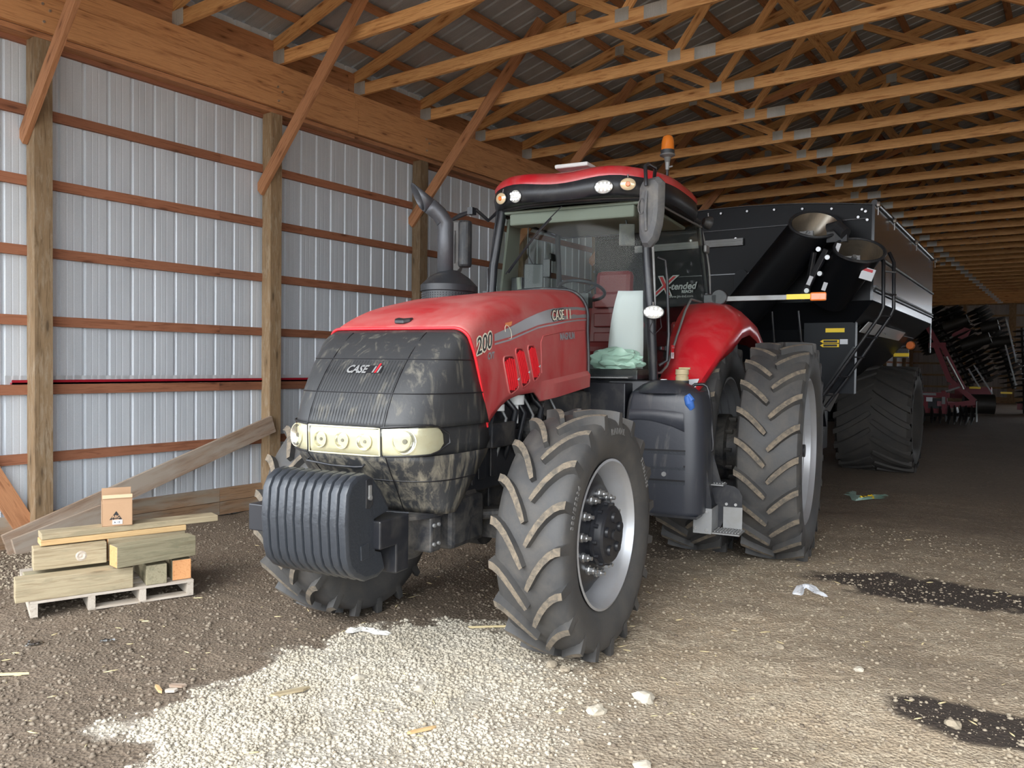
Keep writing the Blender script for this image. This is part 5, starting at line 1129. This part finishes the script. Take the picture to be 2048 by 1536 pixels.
# augers
def auger(name, p, q, r, flare, mouth_n=None):
    p, q = V(p), V(q); d = (q-p).normalized(); a = V((0, 0, 1)).cross(d).normalized(); b = d.cross(a); mn = V(mouth_n).normalized() if mouth_n else d
    mb = MB(); n = 40
    def rg(c, rr, cut=False):
        out = []
        for i in range(n):
            t = 2*PI*i/n; v = c+a*(math.cos(t)*rr)+b*(math.sin(t)*rr)
            if cut: v = v+d*((q-v).dot(mn)/d.dot(mn))
            out.append(v)
        return out
    mb.grid([rg(p, r), rg(q-d*0.45, r), rg(q, r, True)], close_u=True); o = mb.build(name, 'cartblack', gc, smooth=40)
    mb = MB(); mb.grid([rg(q, r+0.012, True), rg(q+d*0.02, r+0.018, False) if not mouth_n else rg(q, r+0.02, True), rg(q, r-0.012, True)], close_u=True)
    mb.tube(rg(q, r+0.008, True)+[rg(q, r+0.008, True)[0]], 0.018, 6); mb.build('mouth_ring', 'plastic', o, smooth=50)
    mb = MB(); mb.grid([rg(q, r-0.012, True), rg(q-d*0.6, r-0.012)], close_u=True); mb.build('mouth_lining', 'inox', o, smooth=60)
    mb = MB(); mb.cyl(q-d*0.7, q-d*0.10, 0.03, n=12); mb.box(q-d*0.16, (0.16, 0.05, 0.09)); mb.tube([q-d*0.25-a*r*0.95, q-d*0.2, q-d*0.25+a*r*0.95], 0.018, 6); mb.build('flighting_shaft', 'dull_steel', o)
    # last turn of flighting
    mb = MB(); R1 = []
    for i in range(15):
        t = -0.5+2.0*PI*i/14; h = -0.62+0.03*i; c = q+d*h; R1.append([c+(a*math.cos(t)+b*math.sin(t))*0.03, c+(a*math.cos(t)+b*math.sin(t))*(r-0.03)])
    mb.grid(R1); mb.build('flighting', 'inox', o, smooth=40)
    return o
auger('lower_auger', (-0.95, 0.15, 0.95), (1.27, -0.42, 3.33), 0.245, 0, (0.35, -0.62, 0.72))
auger('upper_auger', (1.36, -0.10, 2.52), (1.78, -0.55, 2.98), 0.245, 0, (0.25, -0.55, 0.80))
mb = MB(); mb.tube([(1.42, -0.42, 3.26), (1.52, -0.45, 3.28), (1.62, -0.5, 3.18)], 0.07, 12); mb.box((1.52, -0.42, 3.16), (0.22, 0.12, 0.12)); mb.build('auger_hinge', 'plastic', gc, smooth=30)
mb = MB(); mb.beam((1.42, -0.5, 3.02), (1.12, -0.42, 2.45), 0.05, 0.07); mb.beam((1.28, -0.5, 3.0), (1.18, -0.4, 2.5), 0.05, 0.06)
mb.build('auger_linkage', 'black', gc, bevel=0.01)
mb = MB()
for x, z in ((1.34, 3.02), (1.44, 2.92), (1.36, 2.74), (1.22, 2.55)): mb.cyl((x, -0.56, z), (x, -0.50, z), 0.028, n=12)
mb.build('linkage_bolts', 'steel', gc)
for p_, q_ in (((1.26, -0.5, 2.72), (1.22, -0.5, 2.62)), ((1.42, -0.5, 2.64), (1.39, -0.5, 2.55)), ((1.58, -0.62, 3.06), (1.54, -0.6, 2.95))):
    mb = MB(); mb.beam(p_, q_, 0.012, 0.045, (1, 0, 0)); mb.build('linkage_decal', 'paper', gc)
mb = MB(); mb.box((1.88, -0.62, 2.70), (0.14, 0.01, 0.13), Matrix.Rotation(0.35, 3, 'Y')); wd = mb.build('warning_decal', 'paper', gc); mb = MB(); mb.box((1.875, -0.628, 2.745), (0.13, 0.004, 0.03), Matrix.Rotation(0.35, 3, 'Y')); mb.build('decal_band', 'decal_red', wd)
mb = MB(); mb.tube([(1.02, -0.1, 2.35), (1.06, -0.12, 2.0), (1.12, 0.1, 1.7), (1.15, 0.15, 1.5)], 0.016, 8); mb.tube([(0.7, -0.1, 2.35), (0.72, -0.05, 2.0), (0.70, 0.1, 1.6)], 0.014, 8); mb.build('hydraulic_hose', 'black', gc, smooth=60)
mb = MB(); mb.box((1.13, 0.12, 1.62), (0.05, 0.04, 0.16)); mb.box((1.20, 0.12, 1.60), (0.03, 0.04, 0.2)); mb.build('hose_coupler', 'steel', gc, bevel=0.005)
# ladder
for dx_ in (0, 0.20):
    mb = MB(); mb.tube([(1.90+dx_*0.4, -0.06+dx_, 3.02), (1.96+dx_*0.4, -0.12+dx_, 2.9), (1.97+dx_*0.4, -0.12+dx_, 2.36), (1.93+dx_*0.4, -0.12+dx_, 2.26), (1.44+dx_*0.45, -0.10+dx_, 1.50), (1.22+dx_*0.45, -0.1+dx_, 1.18)], 0.020, 8); mb.build('ladder_rail', 'black', gc, smooth=60)
mb = MB(); mb.beam((1.66, 0.0, 1.9), (1.18, 0.0, 1.12), 0.10, 0.05); mb.build('ladder_channel', 'black', gc)
for (x, z) in ((1.96, 2.78), (1.97, 2.52), (1.93, 2.27), (1.78, 2.02), (1.64, 1.79), (1.49, 1.56), (1.33, 1.33)):
    mb = MB(); mb.beam((x, -0.11, z), (x+0.09, 0.09, z), 0.04, 0.015); mb.build('rung', 'dull_steel' if z > 2.6 else 'black', gc)
# white reflective strip under the side
mb = MB(); mb.grid([[(1.70, 0.55, 2.24), (1.66, 3.9, 2.24)], [(1.58, 0.62, 2.12), (1.54, 4.1, 2.12)]]); mb.build('side_stripe', 'stripewhite', gc, solid=0.01)
text('stripe_letters', '112-13', 0.10, lambda a, b, c: V((1.66-0.1*b/0.12, 1.9+a*1.6, 2.135+b)), 'decal_grey', gc, thick=0.001)
# frame and axle, tongue
mb = MB()
for s in (1, -1): mb.beam((s*0.62, 0.2, 0.95), (s*0.62, 5.2, 0.95), 0.14, 0.24)
mb.beam((0.6, 0.3, 0.95), (0.0, -1.9, 0.55), 0.14, 0.2); mb.beam((-0.6, 0.3, 0.95), (0.0, -1.9, 0.55), 0.14, 0.2); mb.beam((-1.0, 4.1, 0.86), (1.0, 4.1, 0.86), 0.2, 0.2); mb.box((0.9, 0.6, 0.85), (0.5, 0.8, 0.5)); mb.build('cart_frame', 'cartblack', gc, bevel=0.012)
mb = MB(); mb.cyl((0.95, -0.02, 1.05), (1.3, -0.02, 1.02), 0.03, n=12); mb.box((1.2, 0.0, 0.95), (0.16, 0.2, 0.12)); mb.box((1.05, 0.1, 1.18), (0.4, 0.3, 0.03)); mb.build('jack_fittings', 'dull_steel', gc, bevel=0.006)
mb = MB(); mb.grid([[(1.25, 1.2, 1.65), (1.35, 1.6, 1.75)], [(0.98, 1.2, 1.1), (1.05, 1.6, 1.05)]]); mb.build('inner_chute', 'dull_steel', gc)
ct_me = tire_mesh('cart_tire', 0.86, 1.12, 0.42, 20, 0.085, 0.34, 0.030, mats=('rubber_dark', 'rubber_dark'), power=1.2)
for s in (1, -1):
    o = link('cart_tire', ct_me, gc, Matrix.Translation((s*1.29, 4.1, 0.845)) @ Matrix.Rotation(PI, 4, 'Z'))
    mb = MB(); mb.lathe([(0.40*-s, 0.44), (0.41*-s, 0.41), (0.30*-s, 0.39), (0.1*-s, 0.36), (0.05*-s, 0.001)], 40, 'y')
    mb.v = [(x, y, z) for x, y, z in mb.v]; mb.build('rim', 'silver', o, smooth=35)
    o.matrix_local = Matrix.Translation((s*1.29, 4.1, 0.845)) @ Matrix.Rotation(PI/2, 4, 'Z')
mb = MB(); mb.beam((1.2, 4.9, 2.0), (1.62, 4.9, 2.06), 0.03, 0.03); mb.box((1.48, 4.9, 1.93), (0.22, 0.02, 0.16)); la = mb.build('rear_light_bar', 'black', gc)
mb = MB(); mb.cyl((1.62, 4.86, 2.06), (1.62, 4.80, 2.06), 0.075, 0.06, 20); mb.build('rear_amber_lamp', 'orange', la, smooth=30)
mb = MB(); mb.box((1.48, 4.885, 1.90), (0.24, 0.01, 0.06)); mb.build('yellow_strip', 'yellow', la)
# ------------------------------------------------------------ folded disc harrows far behind
def disc_gang(par, p, q, r, n, name='disc_gang'):
    p, q = V(p), V(q); d = (q-p).normalized(); mb = MB(); mb.cyl(p, q, 0.05, n=8); o = mb.build(name, 'disc', par)
    dm = ('disc', r)
    a = V((0, 0, 1)).cross(d).normalized(); b = d.cross(a); R3 = Matrix((a, b, d)).transposed()
    if dm not in bcache:
        mb = MB(); mb.lathe([(0.03, 0.001), (0.02, r*0.5), (-0.02, r), (-0.03, r), (0.01, r*0.5), (0.02, 0.001)], 18, 'z'); bcache[dm] = mb.mesh('disc_blade', 'disc', smooth=30)
    for i in range(n):
        mt = R3.to_4x4(); mt.translation = p+(q-p)*(i+0.5)/n; x = link('disc_blade', bcache[dm], o, mt)
def harrow(loc, rz, label):
    h = tag(empty('disc_harrow', loc, rz), label, 'harrow')
    for p_, q_ in (((-2.6, 0, 0.88), (0.66, 0, 0.88)), ((-2.6, 0, 0.39), (0.62, 0, 0.39)), ((0.62, 0, 0.56), (1.34, 0, 0.70)), ((-2.4, 2.4, 0.8), (1.3, 2.4, 0.8)), ((0.3, 0, 0.62), (1.3, 0.3, 0.60))):
        mb = MB(); mb.beam(p_, q_, 0.15, 0.15); mb.build('frame_beam', 'farred', h)
    for x in (-2.0, -0.9, 0.0): 
        mb = MB(); mb.beam((x, -0.02, 0.30), (x, -0.02, 0.95), 0.14, 0.12, (0, 1, 0)); mb.beam((x, 0, 0.8), (x, 2.4, 0.8), 0.12, 0.12); mb.build('cross_beam', 'farred', h)
    mb = MB(); mb.beam((0.54, -0.03, 0.30), (0.50, -0.03, 1.02), 0.14, 0.16, (0, 1, 0)); mb.build('upright', 'farred', h)
    for p_, q_, w_ in (((-0.25, 0, 3.45), (0.30, 0, 2.42), 0.11), ((0.20, -0.02, 2.5), (0.66, -0.02, 1.30), 0.20), ((0.62, 0, 1.38), (1.32, 0, 0.72), 0.13), ((0.45, -0.1, 2.34), (1.02, -0.1, 1.10), 0.09), ((0.05, -0.02, 2.40), (0.52, -0.02, 2.40), 0.16), ((0.62, 0, 1.12), (0.98, 0, 1.14), 0.16)):
        mb = MB(); mb.beam(p_, q_, 0.14, w_, (0, 1, 0) if abs(p_[2]-q_[2]) > 0.3 else (0, 0, 1)); mb.build('wing_arm', 'farred', h)
    mb = MB(); mb.cyl((0.56, -0.2, 2.05), (1.04, -0.2, 1.08), 0.035, n=10); mb.build('hydraulic_cylinder', 'steel', h, smooth=30)
    mb = MB(); mb.beam((0.55, -0.1, 1.0), (0.95, -0.1, 1.15), 0.05, 0.05); mb.build('link_arm', 'dull_steel', h)
    mb = MB(); mb.box((-0.02, -0.09, 0.90), (0.62, 0.01, 0.07)); mb.build('frame_decal', 'dull_steel', h)
    mb = MB(); mb.box((0.11, -0.10, 0.74), (0.17, 0.02, 0.13)); mb.build('white_plate', 'paper', h)
    mb = MB(); mb.box((0.50, -0.11, 0.72), (0.09, 0.01, 0.22)); mb.build('tall_decal', 'dull_steel', h)
    mb = MB(); mb.box((0.05, 0.05, 0.62), (0.9, 0.1, 0.3)); mb.build('valve_block', 'black', h)
    mb = MB(); mb.box((0.85, 0.6, 2.8), (0.42, 0.1, 0.36), Matrix.Rotation(0.35, 3, 'Y')); mb.build('wing_plate', 'farred', h)
    mb = MB(); mb.box((1.15, 1.2, 1.0), (1.0, 0.15, 0.25)); mb.build('rear_plate', 'farred', h)
    for (x0, z0), (x1, z1), ys_ in (((0.0, 3.56), (1.15, 1.16), (0.5, 0.95)), ((0.42, 3.56), (1.60, 1.30), (0.7, 1.2, 1.7)), ((1.07, 3.64), (2.15, 1.57), (2.1, 2.6)), ((1.45, 3.38), (2.10, 1.05), (3.3, 3.7)), ((-0.55, 3.5), (0.1, 2.2), (0.9, 1.5))):
        for y in ys_: disc_gang(h, (x0, y, z0), (x1, y, z1), 0.35, 15)
    disc_gang(h, (-2.4, -0.1, 0.27), (0.55, -0.1, 0.27), 0.27, 13); disc_gang(h, (0.60, -0.1, 0.30), (1.35, -0.1, 0.30), 0.30, 5); disc_gang(h, (-2.4, 1.1, 0.27), (1.2, 1.1, 0.27), 0.27, 12)
    mb = MB(); mb.box((1.38, -0.05, 0.42), (0.02, 0.3, 0.62)); mb.build('side_guard', 'dull_steel', h)
    for (p_, q_) in (((0.40, 0.3, 2.95), (1.05, 0.3, 3.2)), ((0.87, 0.5, 2.38), (1.63, 0.5, 2.64)), ((1.3, 1.4, 2.95), (1.77, 1.4, 3.06)), ((1.5, 1.8, 2.5), (2.09, 1.8, 2.60)), ((0.95, 0.6, 0.62), (1.75, 0.8, 0.62))):
        mb = MB(); mb.cyl(p_, q_, 0.17 if p_[2] > 1 else 0.30, n=18); mb.build('roller', 'disc', h, smooth=40)
        mb = MB(); mb.cyl(q_, V(q_)+V((0.03, -0.02, 0.02)), 0.03, n=8); mb.build('roller_end', 'steel', h)
    for (p_, q_) in (((1.95, 1.6, 3.25), (2.25, 1.6, 1.9)), ((1.9, 1.7, 2.6), (2.25, 1.7, 1.2)), ((1.25, 0.2, 1.8), (1.75, 0.2, 0.95)), ((1.10, 0.2, 1.7), (1.40, 0.2, 1.15))):
        mb = MB(); mb.beam(p_, q_, 0.03, 0.04); mb.build('tie_rod', 'dull_steel', h)
    for c_ in ((1.27, 0.4, 1.12), (2.06, 0.8, 0.98)):
        mb = MB(); mb.box(c_, (0.30, 0.02, 0.06)); mb.build('yellow_reflector', 'yellow', h)
    for s in (-1.2, 0.9):
        mb = MB(); mb.lathe([(-0.15, 0.25), (-0.15, 0.42), (0.15, 0.42), (0.15, 0.25)], 28, 'x', (s, 2.6, 0.42)); mb.build('transport_tire', 'rubber_dark', h, smooth=35)
    return h
harrow((-3.9, 27.4, 0), 0.0, 'folded red disc harrow with upright dark blades just behind the grain cart')
h2 = tag(empty('disc_harrow', (-1.9, 36, 0)), 'tall dark stack of blades at the right edge near the back wall', 'harrow')
for y in (0, 0.6): disc_gang(h2, (0.15, y, 0.35), (0.0, y, 3.3), 0.33, 14)
for y in (0.2, 0.9): disc_gang(h2, (0.75, y, 0.35), (0.6, y, 3.3), 0.33, 14)
mb = MB(); mb.beam((-0.1, 0.3, 0.3), (2.0, 0.3, 0.3), 0.15, 0.3); mb.build('frame_beam', 'farred', h2)
mb = MB(); mb.cyl((0.1, 0.2, 0.28), (1.4, 0.2, 0.28), 0.28, n=18); mb.build('roller', 'disc', h2, smooth=40)
# ------------------------------------------------------------ pallet and timbers by the left wall
PO = V((-5.385, 2.302, 0)); PA = math.atan2(0.944, 0.33)
PMX = Matrix.Translation(PO) @ Matrix.Rotation(PA, 4, 'Z')     # local x along the pallet's near edge, y towards the wall
pl = tag(empty('pallet', PO, PA), 'pale wooden pallet on the dirt under the timber stack', 'pallet')
for x in (0.022, 0.35, 0.66, 0.968): board('stringer', (x, 0.0, 0.049), (x, 0.95, 0.049), 0.042, 0.085, 'pallet', pl)
for k in range(7): board('deck_board', (0.0, 0.05+0.1415*k, 0.1015), (0.99, 0.05+0.1415*k, 0.1015), 0.10, 0.018, 'pallet', pl)
for k in (0, 3, 6): board('bottom_board', (0.0 if k else 0.33, 0.05+0.1415*k, 0.006), (0.99, 0.05+0.1415*k, 0.006), 0.09, 0.015, 'pallet', pl)
def timber(label, p, q, w_, h_, mat, ends=None, bev=0.004, nm='timber', cat='timber', roll=(0, 0, 1)):
    p, q = V(p), V(q); x = (q-p).normalized(); y = V(roll).cross(x).normalized(); z = x.cross(y); L_ = (q-p).length
    mb = MB(); mb.box((0, 0, 0), (L_, w_, h_)); me = mb.mesh(nm, [mat, ends or mat])
    for f in me.polygons:
        if abs(f.normal.x) > 0.9: f.material_index = 1
    R4 = Matrix((x, y, z)).transposed().to_4x4(); R4.translation = (p+q)/2
    o = link(nm, me, None, PMX @ R4); md = o.modifiers.new('bevel', 'BEVEL'); md.width = bev; md.segments = 2
    return tag(o, label, cat, 'timbers stacked on the pallet' if cat == 'timber' else None)
Z0 = 0.1115
timber('longest thick treated timber on the pallet front, bottom row left', (-0.08, 0.07, Z0+0.07), (0.60, 0.07, Z0+0.07), 0.14, 0.14, 'timber')
timber('treated timber in the bottom row right behind the front one', (-0.02, 0.23, Z0+0.064), (0.58, 0.25, Z0+0.064), 0.14, 0.128, 'green_timber')
timber('square-ended green timber end-on in the bottom row, middle', (0.748, 0.0, Z0+0.068), (0.748, 0.62, Z0+0.068), 0.132, 0.135, 'green_timber')
timber('orange-ended timber end-on in the bottom row, right corner', (0.918, 0.03, Z0+0.072), (0.918, 0.62, Z0+0.072), 0.125, 0.14, 'green_timber', 'orange_end')
timber('timber with reddish edge lying low at the back left of the stack', (0.05, 0.39, Z0+0.0775), (0.55, 0.39, Z0+0.0775), 0.13, 0.155, 'orange_end')
Z1 = Z0+0.155
timber('treated timber with a big pale knot, middle row left', (0.03, 0.22, Z1+0.073), (0.46, 0.22, Z1+0.073), 0.14, 0.14, 'timber')
timber('greenish timber with orange sawn end jutting forward, middle row right', (0.475, -0.01, Z1+0.075), (1.0, 0.10, Z1+0.075), 0.13, 0.14, 'green_timber', 'orange_end')
timber('grey timber behind the greenish jutting one, middle row right', (0.47, 0.27, Z1+0.075), (0.985, 0.31, Z1+0.075), 0.13, 0.15, 'timber', 'orange_end')
timber('back timber of the middle row under the yellow board', (0.30, 0.45, Z1+0.075), (1.0, 0.47, Z1+0.075), 0.13, 0.15, 'timber', 'yellow_board')
Z2 = Z1+0.15
timber('thin fresh yellow board lying under the top plank', (0.07, 0.26, Z2+0.020), (0.99, 0.30, Z2+0.020), 0.14, 0.038, 'yellow_board', nm='board', cat='board')
timber('long weathered top plank with two steps under the cardboard box', (0.075, 0.265, Z2+0.040+0.022), (1.22, 0.33, Z2+0.040+0.022), 0.15, 0.042, 'timber', nm='board', cat='board')
# pale knot on the timber
mb = MB(); mb.lathe([(0.147, 0.03), (0.1465, 0.012), (0.1480, 0.001)], 20, 'y'); ko = [o for o in bpy.data.objects if o.get('label', '').startswith('treated timber with a big pale knot')][0]
mb = MB(); mb.lathe([(-0.0705, 0.034), (-0.074, 0.024), (-0.0705, 0.012), (-0.0725, 0.001)], 20, 'y', (0.06, 0, -0.005)); kk = mb.build('knot', 'pallet', ko)
# cardboard box
ZB = Z2+0.083
cb = tag(empty('cardboard_box'), 'small open brown cardboard box with black triangle mark on the timber stack', 'box'); cb.matrix_world = PMX @ Matrix.Translation((0.545, 0.30, ZB)) @ Matrix.Rotation(-0.05, 4, 'Z') @ Matrix.Rotation(-0.06, 4, 'Z')
def wall_(nm, a, b, mat='card'): 
    mb = MB(); mb.box2(a, b); return mb.build(nm, mat, cb)
wall_('front_side', (-0.095, -0.085, 0), (0.095, -0.081, 0.16)); wall_('back_side', (-0.095, 0.081, 0), (0.095, 0.085, 0.16)); wall_('left_side', (-0.095, -0.085, 0), (-0.091, 0.085, 0.16)); wall_('right_side', (0.091, -0.085, 0), (0.095, 0.085, 0.16)); wall_('bottom', (-0.095, -0.085, 0), (0.095, 0.085, 0.004))
for s, h_, mt_ in ((-1, 0.06, 'card'), (1, 0.085, 'card')):
    mb = MB(); mb.box((0, 0, h_/2), (0.186, 0.004, h_)); o = mb.build('flap', mt_, cb, mtx=Matrix.Translation((0, s*0.083, 0.16)) @ Matrix.Rotation(0.06*s, 4, 'X'))
mb = MB(); mb.box((0, 0, 0), (0.186, 0.006, 0.024)); mb.build('tape_edge', 'card_in', cb, mtx=Matrix.Translation((0.0, -0.090, 0.207)))
mb = MB(); mb.prism([(-0.045, 0.045), (-0.002, 0.105), (0.035, 0.045)], 0.0857, 0.0862, lambda u, v, h: (u-0.005, -h, v)); tri = mb.build('triangle_mark', 'decal_dark', cb)
text('mark_letters', 'ABC\nUSE', 0.026, lambda x, y, z: V((-0.034+x, -0.0872, 0.058+y)), 'card', cb, bold=0.001)
mb = MB(); mb.box((-0.0, -0.0868, 0.028), (0.062, 0.002, 0.030)); lb = mb.build('white_label', 'paper', cb); text('label_letters', 'A: 10', 0.018, lambda x, y, z: V((-0.022+x, -0.0885, 0.021+y)), 'decal_dark', cb, bold=0.0006)
# ------------------------------------------------------------ boards leaning on the left wall
def loose(label, p, q, w_, h_, mat, nm='plank', cat='plank', upv=(0, 0, 1), grp=None):
    o = board(nm, p, q, w_, h_, mat, None, upv); return tag(o, label, cat, grp)
loose('long weathered plank slanting up behind the timber stack to the second post', (-7.355, 2.95, 0.07), (-7.355, 5.68, 0.955), 0.035, 0.19, 'plank')
loose('shorter reddish plank lying under the long slanting plank', (-7.315, 3.0, 0.045), (-7.315, 3.75, 0.235), 0.035, 0.16, 'plank')
board('diagonal_brace', (-7.505, 3.18, 0.16), (-7.505, 2.0, 2.3), 0.04, 0.17, 'brace', wl)
o = MB(); o.box2((-7.575, 3.08, 1.425), (-7.53, 8.3, 1.44)); o.box2((-7.535, 3.08, 1.425), (-7.53, 8.3, 1.463)); o.box2((-7.545, 3.08, 1.45), (-7.536, 8.3, 1.456))
t_ = empty('steel_trim'); tag(t_, 'long dark red steel trim strip resting on a wall girt behind the tractor', 'trim strip'); o.build('red_strip', 'crimson', t_)
o = MB(); o.box2((-7.578, 3.04, 1.425), (-7.57, 8.3, 1.50)); o.build('white_strip', 'trimwhite', t_)
# ------------------------------------------------------------ litter and stones
def gz(x, y): return float(hgt(np.array([x]), np.array([y]))[0])
def crumple(name, x, y, sx, sy, sz, mat, label, cat, seed=1, rz=0.0, n=10):
    rnd.seed(seed); mb = MB(); R_ = []
    for i in range(n+1):
        R_.append([((i/n-0.5)*sx*(1+0.25*math.sin(3*j+seed)), (j/n-0.5)*sy*(1+0.5*math.sin(1.3*i+seed))+sy*0.8*math.sin(0.55*i+seed), sz*(0.15+0.85*rnd.random())*(0.25 if i in (0, n) or j in (0, n) else 1)) for j in range(n+1)])
    mb.grid(R_); o = mb.build(name, mat, None, smooth=15); o.matrix_world = Matrix.Translation((x, y, gz(x, y)+0.004)) @ Matrix.Rotation(rz, 4, 'Z'); return tag(o, label, cat)
crumple('paper_scrap', -2.28, 11.1, 0.42, 0.30, 0.03, 'bag', 'pale green crumpled wrapper on the floor beside the cart tire', 'wrapper', 2)
crumple('yellow_scrap', -2.22, 11.02, 0.16, 0.10, 0.04, 'yellow', 'small yellow scrap lying on the green wrapper', 'scrap', 4)
crumple('foil_scrap', -1.62, 6.07, 0.20, 0.14, 0.02, 'paper', 'crumpled white foil scrap at the edge of the dark oil stain', 'litter', 5, 0.4)
crumple('white_rag', -3.54, 3.46, 0.24, 0.04, 0.03, 'rag', 'white crumpled cloth strip at the far edge of the gravel', 'rag', 6, 0.62)
crumple('plastic_scrap', -4.95, 2.13, 0.09, 0.035, 0.015, 'clear', 'bluish plastic scrap on the dirt below the pallet', 'litter', 8, 0.3)
crumple('plastic_scrap', -4.65, 2.41, 0.05, 0.03, 0.015, 'clear', 'small plastic scrap right of the bluish one on bare dirt', 'litter', 9)
crumple('plastic_scrap', -4.42, 3.66, 0.12, 0.05, 0.03, 'clear', 'clear plastic scrap left of the far front tire', 'litter', 10, 0.9)
def splinter(x, y, L_, w_, rz, mat, label, cat='stick'):
    mb = MB(); mb.prism([(-L_/2, 0), (-L_*0.3, w_/2), (L_*0.35, w_/2), (L_/2, w_*0.15), (L_*0.3, -w_/2), (-L_*0.4, -w_*0.4)], 0.0, 0.012, lambda u, v, h: (u, v, h)); o = mb.build('wood_splinter', mat, None)
    o.matrix_world = Matrix.Translation((x, y, gz(x, y)+0.008)) @ Matrix.Rotation(rz, 4, 'Z'); return tag(o, label, cat)
splinter(-3.18, 2.57, 0.20, 0.035, 1.15, 'timber', 'largest wood splinter lying on the pale gravel')
splinter(-2.38, 2.66, 0.14, 0.015, 1.1, 'yellow_board', 'thin yellow wood sliver low on the pale gravel')
splinter(-3.70, 2.28, 0.09, 0.03, 0.6, 'plank', 'brown bark chip beside the pale chips at the gravel edge')
splinter(-3.74, 2.20, 0.11, 0.018, -0.3, 'yellow_board', 'pale wood chip left of the brown bark chip')
splinter(-3.66, 2.22, 0.06, 0.03, 0.8, 'pallet', 'short pale wood chip below the brown bark chip')
splinter(-4.55, 1.80, 0.28, 0.010, 0.75, 'straw', 'long straw stalk at the far left of the floor', 'straw')
splinter(-2.95, 3.98, 0.35, 0.008, 0.75, 'straw', 'long straw stalk between the front tires', 'straw')
rk = [(-1.75, 3.62, 0.045, 'large pale rock in front of the tractor beside the gravel'), (-1.86, 3.34, 0.035, 'pale square rock nearest the camera right of the gravel'), (-2.33, 3.66, 0.032, 'brown rock touching the bottom of the front tire'), (-2.24, 3.66, 0.026, 'smaller brown rock right beside the tire rock'), (-1.45, 3.0, 0.03, 'pale rock low in the bottom right foreground'), (-0.95, 4.62, 0.024, 'white rock right of the tractor in open dirt'), (-1.42, 4.75, 0.024, 'brown rock in open dirt ahead of the rear tire'), (-3.05, 2.9, 0.028, 'round white rock in the middle of the gravel'), (-2.7, 3.0, 0.026, 'grey white rock upper right on the gravel'), (-0.45, 4.18, 0.03, 'brown rock on the dark stain at bottom right')]
for i, (x, y, r, lab) in enumerate(rk):
    bm = bmesh.new(); bmesh.ops.create_icosphere(bm, subdivisions=2, radius=1)
    for v in bm.verts:
        p = v.co.copy(); k = 1+0.5*mnoise.noise(p*1.3+V((i*7.1, 0, 0))); v.co = V((p.x*r*1.3*k, p.y*r*k, p.z*r*0.7*k))
    me = bpy.data.meshes.new('rock'); bm.to_mesh(me); bm.free(); me.materials.append(M['stone' if 'pale' in lab or 'white' in lab else 'tanstone'])
    o = link('rock', me, None, Matrix.Translation((x, y, gz(x, y)+r*0.35)) @ Matrix.Rotation(i, 4, 'Z')); tag(o, lab, 'rock')
bpy.context.view_layer.update()
